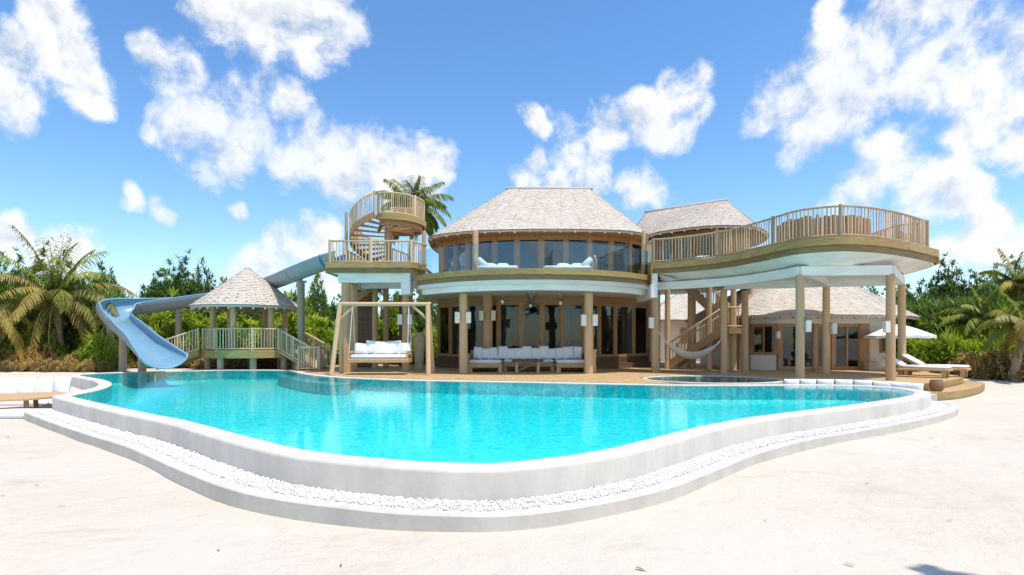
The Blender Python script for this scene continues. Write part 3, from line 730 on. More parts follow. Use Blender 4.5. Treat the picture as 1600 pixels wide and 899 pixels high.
# right side deck with its long curved edge
deck_px = [(1020,412),(1060,409.3),(1120,403),(1168,394),(1211,384),(1236,378.3),(1270,374),(1317,371),(1350,372),(1386,375.2),(1420,381),(1446,387),(1466,392.5)]
def lvl(px, py, z): d = FOC * (z - EYE) / (HOR - py); return V((gx(px, d), d))
RD = catmull([lvl(x, y, ZS) for x, y in deck_px], 4)
RDB = catmull([RD[-1], V((14.75, 20.0)), V((15.0, 21.2)), V((14.4, 22.7)), V((13.0, 23.6)), V((11.2, 23.6)), V((9.2, 23.2)), V((7.4, 23.9)), V((5.5, 25.5))], 4)
rd = MB().prism(offset(RD, -0.07) + RDB[1:], ZS - 0.10, ZS - 0.01).build('side_deck_slab', M['white'], villa)
MB().prism(offset(RD, -0.06) + RDB[1:], ZS - 0.008, ZS + 0.02).build('side_deck_floor', M['deck'], villa)
nR = len(RD); cuts = [0, 8, 16, 24, 32, 40, nR - 1]
for k, (a, b) in enumerate(zip(cuts, cuts[1:])):
    MB().ribbon(RD[a:b+1], -0.05, 0.02 + 0.002 * (k % 2), 4.40, ZS + 0.035).build('fascia_board', M['fascia'], rd)
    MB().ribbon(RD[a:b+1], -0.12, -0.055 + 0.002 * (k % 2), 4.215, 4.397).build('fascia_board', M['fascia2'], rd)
MB().ribbon(RDB[1:], -0.05, 0.02, 4.30, ZS + 0.03).build('fascia_board', M['fascia'], rd)
MB().ribbon([RD[-1], RDB[1]], -0.05, 0.021, 4.32, ZS + 0.032).build('fascia_board', M['fascia'], rd)
# step face between balcony and side deck
MB().ribbon([V((5.33, 24.2)), V((5.33, RD[0].y - 0.02))], -0.02, 0.03, 3.82, ZS + 0.03).build('step_board', M['fascia'], rd)
# painted soffit: boards slope in from the edge to a flat ceiling between the beams
loop = RD + RDB[1:]
lo, li = offset(loop, -0.13, True), offset(loop, -1.0, True)
nl = len(loop); nb_ = 9
nr_ = len(RD); sb = MB().prism(offset(RD, -0.97)[:-3] + li[nr_ + 3:nr_ + 14] + offset(RDB, -0.14)[15:], 3.955, 4.0).build('soffit', M['white'], rd)
for k in range(nb_):
    t0, t1 = k / nb_, (k + 1) / nb_ - 0.012
    q = MB(); b0 = [lo[i_].lerp(li[i_], t0) for i_ in range(nl)]; b1 = [lo[i_].lerp(li[i_], t1) for i_ in range(nl)]
    q.v = [(p.x, p.y, 4.222 - 0.25 * t0) for p in b0] + [(p.x, p.y, 4.222 - 0.25 * t1) for p in b1] + [(p.x, p.y, 4.25 - 0.25 * t1) for p in b1] + [(p.x, p.y, 4.25 - 0.25 * t0) for p in b0]
    for i_ in range(nl - 1):
        for a_ in range(4): q.f.append((a_*nl + i_, a_*nl + i_ + 1, ((a_+1) % 4)*nl + i_ + 1, ((a_+1) % 4)*nl + i_)); q.r.append(0.5)
    q.build('soffit_board', M['white'], rd)
COLS = [(gx(1250, 17.9), 17.9), (gx(1391.5, 17.7), 17.7), (gx(1291, 21.6), 21.6), (gx(1409, 20.9), 20.9), (gx(1131, 22.6), 22.6), (gx(1164, 23.3), 23.3), (gx(1108, 24.6), 24.6), (gx(1043, 25.2), 25.2), (gx(1083, 26.4), 26.4), (gx(1146, 24.5), 24.5)]
ZC = 3.66
def beamline(pts, wd=0.2, z0=ZC, z1=3.953):
    for i, (a, b) in enumerate(zip(pts, pts[1:])):
        MB().beam((a[0], a[1], (z0 + z1) / 2 - 0.002 * i), (b[0], b[1], (z0 + z1) / 2 - 0.002 * i), wd, z1 - z0 - 0.004).build('white_beam', M['white'], rd)
inner = offset(RD, -0.85)
MB().ribbon([p for p in inner if p.y > 18.6 and p.x < 9.2] + [V(COLS[0])], -0.1, 0.1, ZC, 3.952).build('white_beam', M['white'], rd)
beamline([COLS[0], COLS[1]]); beamline([COLS[1], COLS[3]], 0.2, ZC + 0.004); beamline([COLS[2], COLS[3]], 0.2, ZC + 0.008); beamline([COLS[4], COLS[2]], 0.2, ZC + 0.012); beamline([COLS[0], COLS[2]], 0.18, ZC + 0.06)
MB().box(5.30, 5.55, 21.95, 24.5, 3.30, 4.22).build('white_beam', M['white'], rd)
for i, (x, y) in enumerate(COLS):
    column(villa, x, y, 0.18 if i < 2 else ZD - 0.02, (ZC + 0.02) if i < 6 else 4.3, 0.13 if i < 6 else 0.12)
for i in (0, 1):
    x, y = COLS[i]; MB().lathe((x, y, 0.17), [(0.15, 0), (0.16, 0.02), (0.158, 0.10), (0.15, 0.115)], 16).build('column_shoe', M['dark'], villa, True)
# railing of the side deck
rr_ = [p for p in offset(RD, -0.16)][:-2]
rail_r = [V((p.x, p.y, ZS + 0.03)) for p in rr_]
npx = lambda px: min(range(len(rail_r)), key=lambda i: abs(800 + FOC * rail_r[i].x / rail_r[i].y - px))
railing(villa, rail_r, 0.90, 0.118, (npx(1024), npx(1122), npx(1211), npx(1317), len(rail_r) - 1), 0.055, 0.019, m='greylog')  # darker grey wood puts the front's shade into handrail and posts
pe = rail_r[-1]
railing(villa, [pe, V((12.95, 19.4, ZS + .03)), V((13.1, 21.2, ZS + 0.03))], 0.90, 0.13, (1, 2), 0.05, 0.019)
railing(villa, [V((5.30, 23.2, ZS + .03)), V((5.42, 22.2, ZS + 0.03))], 0.9, 0.13, (0,), 0.05)
# log privacy screens on the side deck
LOGM = cyl(1, 0.98, 8, 2, 0.05, 'screen')
def log_screen(label, path, h0, step=0.115):
    pts = resample([V((p[0], p[1], ZS + 0.02)) for p in path], step)
    s = root('log_screen', label, 'privacy screen', tuple(pts[0]))
    for p in pts:
        r = random.uniform(0.05, 0.062); inst('log', LOGM, s, p, random.random() * 6, (r, r, h0 * random.uniform(0.95, 1.05)))
arc = catmull([V((gx(1233, 19.8), 20.6)), V((gx(1240, 19.4), 19.4)), V((gx(1290, 18.9), 18.9)), V((gx(1335, 19.0), 19.0)), V((gx(1357, 19.6), 19.6)), V((gx(1358, 20.6), 20.6))], 8)
log_screen('curved brown log screen behind the rounded deck railing', arc, 1.12)
log_screen('short brown log screen at the deck railing corner', [V((gx(1403, 19.8), 19.8)), V((gx(1424, 20.2), 20.2))], 0.78)

# right staircase under the side deck
stair = MB()
def flight(p, q, wdt, n, name_parent):
    p, q = V(p), V(q); t = V((q.x - p.x, q.y - p.y, 0)).normalized(); sd_ = V((-t.y, t.x, 0))
    s = MB()
    for k in (-1, 1): s.beam(p + sd_ * k * wdt / 2, q + sd_ * k * wdt / 2, 0.07, 0.30)
    so_ = s.build('stair_stringer', M['frame'], name_parent)
    tm = MB().box(-0.15, 0.15, -wdt / 2 + 0.04, wdt / 2 - 0.04, -0.022, 0.022).mesh('stair_tread', M['frame'])
    for k in range(n): inst('stair_tread', tm, so_, p.lerp(q, (k + 0.6) / n) + V((0, 0, 0.12)), math.atan2(t.y, t.x))
    for k in (-1, 1):
        railing(name_parent, [p + sd_ * k * wdt / 2 + V((0, 0, 0.1)), p.lerp(q, 0.5) + sd_ * k * wdt / 2 + V((0, 0, 0.1)), q + sd_ * k * wdt / 2 + V((0, 0, 0.1))], 0.85, 0.15, (0, 2), 0.05, 0.018)
sc = root('staircase', 'timber staircase with log railings rising under the side deck', 'staircase', (8.6, 25, ZD))
flight((gx(1050, 25.6), 25.6, 0.55), (gx(1134, 24.2), 24.2, 2.05), 1.1, 8, sc)
land = MB().prism([V((gx(1132, 24.4), 23.9)), V((gx(1164, 24.0), 23.9)), V((gx(1164, 26), 26.0)), V((gx(1132, 26), 26.0))], 1.95, 2.2).build('landing', M['fascia'], sc)
railing(sc, [(gx(1134, 23.95), 23.95, 2.2), (gx(1161, 23.95), 23.95, 2.2), (gx(1163, 26), 25.9, 2.2)], 0.85, 0.13, (0, 1, 2), 0.05, 0.018)
flight((gx(1140, 25.4), 25.4, 2.3), (gx(1075, 26.2), 26.2, 4.1), 1.1, 9, sc)
for (px, d) in ((1138, 24.6), (1158, 24.7), (1146, 25.7)): column(sc, gx(px, d), d, ZD - 0.02, 1.96, 0.11, 'post')

# ------------------------------------------------------------------ rear wing with the second upper roof
wing = root('rear_wing', 'rear upper wing with pale shingled hip roof behind the side deck', 'building', (9, 28, ZD))
e2 = catmull([V(p) for p in [(6.45, 26.6), (7.3, 25.5), (8.4, 24.75), (9.9, 24.7), (11.0, 25.4), (12.2, 27.5), (12.3, 30), (11, 32.5), (8.5, 34), (6, 33), (5.8, 30)]], 3, True)
E2 = [V((p.x, p.y, 6.62)) for p in e2]
def rid2(p):
    a, b = V((10.75, 28.9)), V((7.4, 31.6)); t = max(0, min(1, (V((p.x, p.y)) - a).dot(b - a) / (b - a).length_squared)); q = a.lerp(b, t); return V((q.x, q.y, 8.72))
T2 = [rid2(p) for p in E2]
r2 = shingles(wing, E2, T2, 0.14, 0.12); rafters(r2, E2, T2, 44, sel=lambda p: p.y < 28)
mb = MB(); mb.tube([(10.8, 28.85, 8.74), (7.3, 31.65, 8.74)], 0.07, 8); mb.build('ridge_cap', M['roof'], r2, True)
w2 = offset([V((p.x, p.y)) for p in e2], -0.75, True)
MB().prism(w2, ZS + 0.02, 6.58).build('upper_wall', M['frame'], wing)
MB().prism(w2, 4.32, ZS + 0.015).build('floor_slab', M['ceiling'], wing)
MB().prism([V((5.9, 29.5)), V((7.6, 29.5)), V((7.6, 34)), V((5.9, 34))], ZD, 4.318).build('lower_wall', M['wallwhite'], wing)
for q_ in ((8.2, 26.4), (11.2, 27), (11.3, 31.5)): column(wing, q_[0], q_[1], ZD - 0.02, 4.33, 0.15)
column(wing, gx(1124, 24.6), 24.9, ZS + 0.02, 6.5, 0.09, 'eave_post')
for k, px in enumerate((1030, 1062, 1094)):
    d = (26.3, 25.45, 25.35)[k]
    MB().box(gx(px, d), gx(px + 18, d), d - 0.1, d, ZS + 0.3, 6.2).build('window_pane', M['glass'], wing)

# ------------------------------------------------------------------ lookout tower over the slide deck
tw = root('lookout_tower', 'spiral stair lookout platform with log railing above the slide deck', 'tower', (-5.4, 25.2, ZS))
ZT = 6.92; hc = V((-5.45, 25.35))
column(tw, hc.x, hc.y, ZS + 0.02, ZT - 0.3, 0.17, 'post')
pl = [V((-5.62, 24.0)), V((-5.2, 23.85)), V((-4.6, 24.05)), V((-4.1, 24.6)), V((-3.85, 25.4)), V((-4.0, 26.3)), V((-4.6, 26.8)), V((-5.6, 26.8))]
plc = catmull(pl, 3)
MB().prism(plc, ZT - 0.05, ZT).build('platform', M['deck'], tw)
MB().ribbon(plc, -0.05, 0.03, ZT - 0.22, ZT + 0.02).build('platform_fascia', M['fascia'], tw)
MB().ribbon(plc, -0.25, -0.15, ZT - 0.42, ZT - 0.2).build('platform_beam', M['frame'], tw)
for k in range(6):
    q = plc[2 + k * 3]; stick(tw, 'brace', (hc.x, hc.y, ZT - 0.35), (q.x * 0.85 + hc.x * 0.15, q.y * 0.85 + hc.y * 0.15, ZT - 0.3), 0.06, POST)
railing(tw, [V((p.x, p.y, ZT)) for p in offset(plc, -0.06)], 0.9, 0.088, (0, 9, len(plc) - 1), 0.055, 0.021)
def hel(a, r): return V((hc.x + r * math.cos(R(a)), hc.y + r * math.sin(R(a)), 0))
A0, A1 = 60.0, 262.0
hz = lambda a: ZS + 0.1 + (ZT - ZS - 0.1) * (a - A0) / (A1 - A0)
outer = [hel(a, 1.62) + V((0, 0, hz(a))) for a in [A0 + (A1 - A0) * k / 26 for k in range(27)]]
inn = [hel(a, 0.55) + V((0, 0, hz(a))) for a in [A0 + (A1 - A0) * k / 26 for k in range(27)]]
mb = MB()
for p, q in zip(outer, outer[1:]): mb.beam(p - V((0, 0, .06)), q - V((0, 0, .06)), 0.06, 0.26)
mb.build('stair_stringer', M['frame'], tw)
for k in range(14):
    a = A0 + (A1 - A0) * (k + 0.5) / 14; z = hz(a) + 0.05
    v4 = [hel(a - 7, 0.15), hel(a - 7, 1.6), hel(a + 7, 1.6), hel(a + 7, 0.15)]
    MB().prism([V((q.x, q.y)) for q in v4], z - 0.05, z).build('stair_tread', M['deck'], tw)
railing(tw, outer, 0.88, 0.095, (0, 13, 26), 0.05, 0.021)
column(tw, gx(541, 25.3), 25.3, ZS, 7.3, 0.07, 'post')

# ------------------------------------------------------------------ garden pavilion on the right
gp = root('garden_pavilion', 'single storey pavilion with pale shingle roof and glass doors', 'building', (13.6, 27, ZD))
gw = [V(p) for p in [(gx(1158, 26.2), 26.2), (gx(1174, 25.1), 25.1), (gx(1213, 24.5), 24.5), (gx(1357, 24.6), 24.6), (gx(1388, 25.5), 25.5), (gx(1402, 27.5), 27.5), (17.4, 31), (10.2, 31)]]
ge = catmull(offset(gw, 0.75, True), 4, True)
GE = [V((p.x, p.y, 2.76)) for p in ge]; GT = [V((13.95, 27.8, 5.45)) for _ in GE]
GT = [V((max(13.2, min(14.6, 13.9 + (p.x - 13.6) * 0.3)), 27.8, 5.35)) for p in GE]
gr = shingles(gp, GE, GT, 0.14, 0.13); rafters(gr, GE, GT, 60, sel=lambda p: p.y < 27)
for (a, b) in ((gw[3], gw[4]), (gw[4], gw[5]), (gw[5], gw[6]), (gw[6], gw[7]), (gw[7], gw[0]), (gw[0], gw[1])):
    MB().beam((a.x, a.y, 1.62), (b.x, b.y, 1.62), 0.16, 2.42).build('wall', M['wallwhite'], gp)
MB().ribbon(gw[1:4], -0.08, 0.08, 2.40, 2.82).build('lintel_wall', M['wallwhite'], gp)
def lerp2(a, b, t): return a.lerp(b, t)
a, b = gw[1], gw[2]
MB().beam((a.x, a.y, 0.73), (b.x, b.y, 0.73), 0.18, 0.64).build('sill_wall', M['wallwhite'], gp)
glazing(gp, [a, b], 1.05, 2.4, 0.13, 0.12, 0.12, 1, 'frame', (), ())
a, b = gw[2], gw[3]; f = lambda px: (px - 1213) / (1357 - 1213)
glazing(gp, [a.lerp(b, f(x)) for x in (1218, 1273, 1301, 1345)], ZD + 0.01, 2.4, 0.15, 0.14, 0.14, 1, 'frame', (), ())
q0, q1 = a.lerp(b, f(1347)), a.lerp(b, f(1356))
MB().beam((q0.x, q0.y, 1.41), (q1.x, q1.y, 1.41), 0.12, 1.96).build('shutter', M['frame'], gp)
a, b = gw[3], gw[4]
for t0, t1 in ((0.42, 0.72),):
    c0, c1 = a.lerp(b, t0), a.lerp(b, t1); n_ = V((0.09, -0.09))
    fo = MB().beam((c0.x + n_.x, c0.y + n_.y, 1.55), (c1.x + n_.x, c1.y + n_.y, 1.55), 0.06, 0.8).build('window', M['frame'], gp)
    c0, c1 = a.lerp(b, t0 + .05), a.lerp(b, t1 - .05); MB().beam((c0.x + 1.4*n_.x, c0.y + 1.4*n_.y, 1.55), (c1.x + 1.4*n_.x, c1.y + 1.4*n_.y, 1.55), 0.04, 0.66).build('pane', M['glass'], fo)
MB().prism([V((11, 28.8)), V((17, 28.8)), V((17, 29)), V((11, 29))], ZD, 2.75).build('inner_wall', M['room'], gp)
mb = MB(); mb.v = [(p.x, p.y, 2.70) for p in offset(ge, -0.2, True)]; mb.f = [tuple(range(len(ge)))]; mb.r = [0.5]; mb.build('eave_lining', M['frame'], gr)

# low white outbuilding behind the staircase
ob = root('outbuilding', 'low white walled hut with shingle roof behind the staircase', 'building', (11.5, 39, ZD))
MB().box(8.9, 14.2, 37.2, 42, ZD - 0.2, 3.1).build('wall', M['wallwhite'], ob)
e3 = [V((8.2, 36.5, 3.05)), V((11.4, 36.5, 3.05)), V((14.9, 36.5, 3.05)), V((14.9, 42.6, 3.05)), V((8.2, 42.6, 3.05))]
shingles(ob, e3, [V((11.5, 39.5, 5.0))] * 5, 0.2, 0.17)
MB().box(10.9, 11.6, 37.1, 37.19, 1.5, 2.5).build('window', M['frame'], ob)

# ------------------------------------------------------------------ water slide
sl = root('water_slide', 'pale blue open water slide curving down from the deck into the pool', 'water slide', (-13, 24, 0.3))
sp = [(-6.9, 23.2, 4.74), (-7.6, 23.5, 4.58), (-9.2, 25.0, 4.36), (-11.2, 27.2, 4.15), (-13.2, 28.8, 3.88), (-15.3, 29.4, 3.56), (-17.4, 29.2, 3.22), (-18.9, 28.4, 2.92), (-19.0, 27.2, 2.62), (-18.0, 26.0, 2.3), (-16.6, 24.75, 1.85), (-15.2, 23.55, 1.32), (-14.1, 22.6, 0.84), (-13.1, 21.7, 0.47)]
SPL = catmull([V(p) for p in sp], 6); ns = len(SPL)
def chute(r0, r1, name, m, rim=False, thick=0):
    mb = MB(); prof = 15
    for i, p in enumerate(SPL):
        t = (SPL[min(ns-1, i+1)] - SPL[max(0, i-1)]); th = V((t.x, t.y, 0)).normalized(); sd_ = V((th.y, -th.x, 0)); u = V((0, 0, 1))
        # bank towards the outside of the bend
        k = i / (ns - 1); bank = 0.38 * math.exp(-((k - 0.60) / 0.13)**2)
        sd2 = (sd_ * math.cos(bank) + u * math.sin(bank)); u2 = (u * math.cos(bank) - sd_ * math.sin(bank))
        fl = max(0, (k - 0.86) / 0.14); rb_ = (0.42 + 0.16 * min(1, max(0, (k - 0.35) / 0.2)) + 0.24 * fl + 0.08 * math.exp(-((k - 0.60) / 0.13)**2)); r = rb_ + r0
        half = R(104 - 22 * fl)
        for j in range(prof):
            a = -half + 2 * half * j / (prof - 1)
            mb.v.append(tuple(p + u2 * (rb_ * 0.88) + sd2 * (math.sin(a) * r) - u2 * (math.cos(a) * r * (0.85 - 0.15 * fl))))
    for i in range(ns - 1):
        for j in range(prof - 1):
            mb.f.append((i*prof+j, i*prof+j+1, (i+1)*prof+j+1, (i+1)*prof+j)); mb.r.append(0.5)
    return mb, prof
mi, pf = chute(0.0, 0, 'chute', 'slide'); mo, _ = chute(0.035, 0, 'shell', 'slide_out')
ch = mi.build('chute', M['slide'], sl, True)
mo.build('chute_shell', M['slide_out'], sl, True)
for j in (0, pf - 1):
    rim = MB(); rim.tube([V(mi.v[i*pf + j]) for i in range(ns)], 0.045, 8); rim.build('rim', M['slide'], ch, True)
col_ = MB(); i_ = 5
ring = [V(mi.v[i_*pf + j]) for j in range(pf)]; cen_ = sum(ring, V((0,0,0))) / pf
col_.tube([cen_ + (q - cen_) * 1.07 for q in ring], 0.07, 6); col_.build('joint_collar', M['slide_dark'], ch, True)
for i_ in range(13, ns - 4, 9):
    ring = [V(mo.v[i_*pf + j]) for j in range(pf)]; jn = MB(); jn.tube(ring, 0.028, 6); jn.build('section_joint', M['slide_out'], ch, True)
lip = MB(); lip.tube([V(mi.v[(ns-1)*pf + j]) for j in range(pf)], 0.035, 6); lip.build('rim', M['slide'], ch, True)
for px, d in ((470.5, 25.3), (279, 29.3), (172, 27.4), (192, 26.0), (222, 23.9)):
    x = gx(px, d); q = min(SPL, key=lambda p: (V((p.x, p.y)) - V((x, d))).length)
    zg = ground_z(x, d) - 0.1 if px != 222 else -0.75
    zt = min(v_[2] for v_ in mo.v if math.hypot(v_[0] - x, v_[1] - d) < 0.32) if any(math.hypot(v_[0] - x, v_[1] - d) < 0.32 for v_ in mo.v) else q.z
    column(sl, x, d, zg, zt - 0.0, 0.155, 'post', [cyl(1.03, 0.98, 12, 6, 0.03, 'greylog')])
    MB().box(x - 0.22, x + 0.22, d - 0.08, d + 0.08, zt - 0.10, zt - 0.005).build('bracket', M['metal'], sl)

# ------------------------------------------------------------------ gazebo
gz_c = V((-12.2, 26.6)); fl_c = V((-11.95, 26.45)); ZG = 1.25
gaz = root('gazebo', 'round log gazebo with conical shingle roof on a raised deck', 'gazebo', (gz_c.x, gz_c.y, 0.25))
oc = [V((fl_c.x + 2.08 * math.cos(R(22.5 + 45*k)), fl_c.y + 1.85 * math.sin(R(22.5 + 45*k)))) for k in range(8)]
MB().prism(oc, ZG - 0.08, ZG).build('floor', M['deck'], gaz)
MB().ribbon(oc, -0.05, 0.03, ZG - 0.34, ZG - 0.04, True).build('floor_fascia', M['fascia'], gaz)
GER = [V((gz_c.x + 2.35 * math.cos(2*PI*k/32), gz_c.y + 2.35 * math.sin(2*PI*k/32), 3.22)) for k in range(32)]
GET = [V((gz_c.x + 0.06 * math.cos(2*PI*k/32), gz_c.y + 0.06 * math.sin(2*PI*k/32), 5.0)) for k in range(32)]
gro = shingles(gaz, GER, GET, 0.13, 0.13, thick=0.025); rafters(gro, GER, GET, 30, 0.9, 0.045, 0.2)
MB().lathe((gz_c.x, gz_c.y, 4.94), [(0.14, 0), (0.15, 0.05), (0.10, 0.12), (0.02, 0.16)], 12).build('roof_cap', M['roof'], gro, True)
for k in range(6):
    a = R(30 + 60 * k); column(gaz, gz_c.x + 0.1 + 1.5 * math.cos(a), gz_c.y + 1.6 * math.sin(a), ZG, 3.45, 0.13, 'column')
for k in range(8):
    a = R(22.5 + 45 * k); column(gaz, fl_c.x + 1.85 * math.cos(a), fl_c.y + 1.55 * math.sin(a), -0.1, ZG - 0.08, 0.14, 'pile', [cyl(1.03, 0.98, 10, 4, 0.03, 'greylog')])
MB().ribbon([V((gz_c.x + 1.6 * math.cos(R(30+60*k)), gz_c.y + 1.6 * math.sin(R(30+60*k)))) for k in range(6)], -0.06, 0.06, 3.2, 3.36, True).build('wall_plate', M['log'], gaz)
rl = [V((p.x, p.y, ZG)) for p in [oc[i] * 0.97 + fl_c * 0.03 for i in (4, 5, 6, 7)]]
railing(gaz, [rl[0], rl[1], rl[2], rl[3]], 0.93, 0.125, (0, 1, 2, 3), 0.06, 0.024)
# ramp to the terrace and stair to the left
r0, r1 = V((-10.05, 25.95, ZG)), V((-8.3, 24.9, ZD + 0.06))
dirr = (r1 - r0).normalized(); sdr = V((-dirr.y, dirr.x, 0)).normalized() * 0.55
mb = MB(); mb.beam(r0 - V((0, 0, .05)), r1 - V((0, 0, .05)), 1.15, 0.09); mb.build('ramp', M['deck'], gaz)
for s_ in (-1, 1): railing(gaz, [r0 + sdr * s_, r0.lerp(r1, 0.5) + sdr * s_, r1 + sdr * s_], 0.93, 0.125, (0, 1, 2), 0.05, 0.024)
railing(gaz, [V((gx(467, 24), 24.0, ZD + 0.02)), V((gx(499, 24), 24.0, ZD + 0.02))], 0.95, 0.11, (0, 1), 0.06, 0.026)
railing(gaz, [V((gx(499, 24), 24.0, ZD + 0.02)), V((gx(509, 25.2), 25.2, ZD + 0.02))], 0.95, 0.12, (1,), 0.05, 0.024)
l0, l1 = V((-13.85, 25.9, ZG)), V((-15.5, 25.5, 0.62))
mb = MB(); mb.beam(l0 + V((0, -.45, -.1)), l1 + V((0, -.45, -.1)), 0.07, 0.28); mb.beam(l0 + V((0, .45, -.1)), l1 + V((0, .45, -.1)), 0.07, 0.28); so2 = mb.build('stair_stringer', M['fascia'], gaz)
tm = MB().box(-0.15, 0.15, -0.42, 0.42, -0.02, 0.02).mesh('stair_tread', M['deck'])
for k in range(4): inst('stair_tread', tm, so2, l0.lerp(l1, (k + .5) / 4))
railing(gaz, [l0 + V((0, -.48, 0)), l0.lerp(l1, .5) + V((0, -.48, 0)), l1 + V((0, -.48, 0))], 0.93, 0.125, (0, 2), 0.05, 0.024)

# ------------------------------------------------------------------ soft furnishings
def pillow_mesh(name, seed, n=9, m='fabric', puff=1.0):
    rg = random.Random(seed); mb = MB(); o = [rg.uniform(0, 9) for _ in range(3)]
    for sgn in (1, -1):
        b = len(mb.v)
        for i in range(n):
            for j in range(n):
                u, v = -1 + 2*i/(n-1), -1 + 2*j/(n-1)
                th = max(0.0, (1 - abs(u)**3.2) * (1 - abs(v)**3.2))**0.55
                pin = 1 - 0.09 * (1 - abs(v)**2) * abs(u)**3; pin2 = 1 - 0.09 * (1 - abs(u)**2) * abs(v)**3
                wr = 0.06 * noise.noise(V((u*2 + o[0], v*2 + o[1], o[2])))
                mb.v.append((u * pin * 0.5, sgn * th * (0.5 + wr) * puff, 0.5 + v * pin2 * 0.5 - 0.03 * u * u))
        for i in range(n-1):
            for j in range(n-1):
                q = (b+i*n+j, b+(i+1)*n+j, b+(i+1)*n+j+1, b+i*n+j+1)
                mb.f.append(q if sgn < 0 else q[::-1]); mb.r.append(0.5)
    return mb.mesh(name, M[m], True)
PIL = [pillow_mesh('pillow', s) for s in range(4)]
def pillow(label, group, loc, w_, t_, h_, rz=0, tilt=-0.25, name='pillow', cat='pillow', roll=0.0):
    o = inst(name, random.choice(PIL), None, loc, (tilt, roll, rz), (w_, t_, h_)); return setp(o, label, cat, group)

# swing bed
sx0, sx1, sy = gx(531, 21.2), gx(668, 21.2), 21.2
sw_ = root('garden_swing', 'natural log A frame of the hanging swing bed on the terrace', 'swing', ((sx0 + sx1) / 2, sy, ZD))
stick(sw_, 'top_beam', (sx0 - 0.12, sy, 3.0), (sx1 + 0.12, sy, 3.0), 0.075, COLM[1])
for x, s_ in ((sx0, 1), (sx1, -1)):
    for dy in (-0.6, 0.6):
        stick(sw_, 'leg', (x - s_ * 0.12, sy + dy, ZD - 0.01), (x + 0.02, sy + dy * 0.08, 2.98), 0.085, random.choice(COLM))
    stick(sw_, 'brace', (x + s_ * 0.02, sy, 2.45), (x + s_ * 0.55, sy, 2.95), 0.05, COLM[2])
bx0, bx1 = gx(549, sy), gx(641, sy); bzs = 0.86
bed = root('swing_bed', 'timber swing bed hanging from the log frame on ropes', 'swing bed', ((bx0 + bx1) / 2, sy, bzs))
MB().box(bx0, bx1, sy - 0.5, sy + 0.5, bzs, bzs + 0.14).build('seat_frame', M['teak'], bed, bevel=0.02)
MB().box(bx0 + 0.05, bx1 - 0.05, sy + 0.44, sy + 0.5, bzs + 0.142, bzs + 0.62).build('backrest', M['teak'], bed, bevel=0.01)
for x in (bx0 + 0.03, bx1 - 0.03):
    mb = MB(); mb.beam((x, sy - 0.45, bzs + 0.38), (x, sy + 0.43, bzs + 0.38), 0.06, 0.07); mb.beam((x, sy - 0.42, bzs + 0.142), (x, sy - 0.42, bzs + 0.344), 0.06, 0.06); mb.build('armrest', M['teak'], bed)
MB().box(bx0 + 0.07, bx1 - 0.07, sy - 0.48, sy + 0.42, bzs + 0.143, bzs + 0.29).build('mattress', M['fabric'], bed, True, bevel=0.05, seg=3)
for x in (bx0 + 0.02, bx1 - 0.02):
    for dy in (-0.46, 0.46):
        mb = MB(); mb.tube([(x, sy + dy, bzs + 0.05), (x + (0.03 if x < -5 else -0.03), sy + dy * 0.05, 2.95)], 0.014, 6); mb.build('rope', M['rope'], bed)
for i, px in enumerate((562, 578, 597, 615, 630)):
    pillow('plump white pillow on the hanging swing bed', 'pillows on the swing bed', (gx(px, sy), sy + (0.24 if i % 2 else 0.18), bzs + 0.30), (0.52, 0.52, 0.72, 0.52, 0.52)[i], 0.22, (0.44, 0.52, 0.50, 0.52, 0.46)[i], random.uniform(-0.25, 0.25), -0.22, roll=random.uniform(-.08, .08))

# long U sofa under the balcony
s0, s1 = gx(733, 23.2), gx(916, 23.2)
sofa = root('sofa', 'long U shaped timber sofa with white seat cushions under the balcony', 'sofa', ((s0 + s1) / 2, 23.5, ZD))
yb = 24.1
def seat(xa, xb, ya, yb_):
    MB().box(xa, xb, ya, yb_, ZD + 0.18, ZD + 0.33).build('seat_base', M['teak'], sofa, bevel=0.015)
    for x in (xa + 0.09, xb - 0.09):
        for y in (ya + 0.09, yb_ - 0.09): MB().box(x - 0.08, x + 0.08, y - 0.08, y + 0.08, ZD, ZD + 0.182).build('leg', M['teak'], sofa)
    MB().box(xa + 0.02, xb - 0.02, ya + 0.02, yb_ - 0.02, ZD + 0.332, ZD + 0.47).build('seat_cushion', M['fabric'], sofa, True, bevel=0.05, seg=3)
seat(s0, s0 + 1.35, 22.55, 24.15); seat(s1 - 1.25, s1, 22.55, 24.15); seat(s0 + 1.36, s1 - 1.26, 23.3, 24.15)
MB().box(s0, s1, 24.16, 24.26, ZD, ZD + 0.85).build('backrest', M['teak'], sofa, bevel=0.015)
MB().box(s0 - 0.09, s0 - 0.005, 23.0, 24.26, ZD, ZD + 0.72).build('armrest', M['teak'], sofa, bevel=0.015)
MB().box(s1 + 0.005, s1 + 0.09, 23.0, 24.26, ZD, ZD + 0.72).build('armrest', M['teak'], sofa, bevel=0.015)
npil = 13
for i in range(npil):
    x = s0 + 0.28 + (s1 - s0 - 0.56) * i / (npil - 1)
    pillow('large white back pillow on the long U sofa', 'back pillows on the U sofa', (x, 23.93 + random.uniform(-.04, .03), ZD + 0.475), random.uniform(0.38, 0.46), 0.22, random.uniform(0.46, 0.62), random.uniform(-.2, .2), -0.2, roll=random.uniform(-.07, .07))
ct = root('coffee_table', 'rough timber coffee table with crossed legs in front of the sofa', 'table', (gx(824, 22.7), 22.7, ZD))
tx = gx(824, 22.7)
MB().box(tx - 0.62, tx + 0.62, 22.35, 23.05, ZD + 0.42, ZD + 0.50).build('table_top', M['dark'], ct, bevel=0.02)
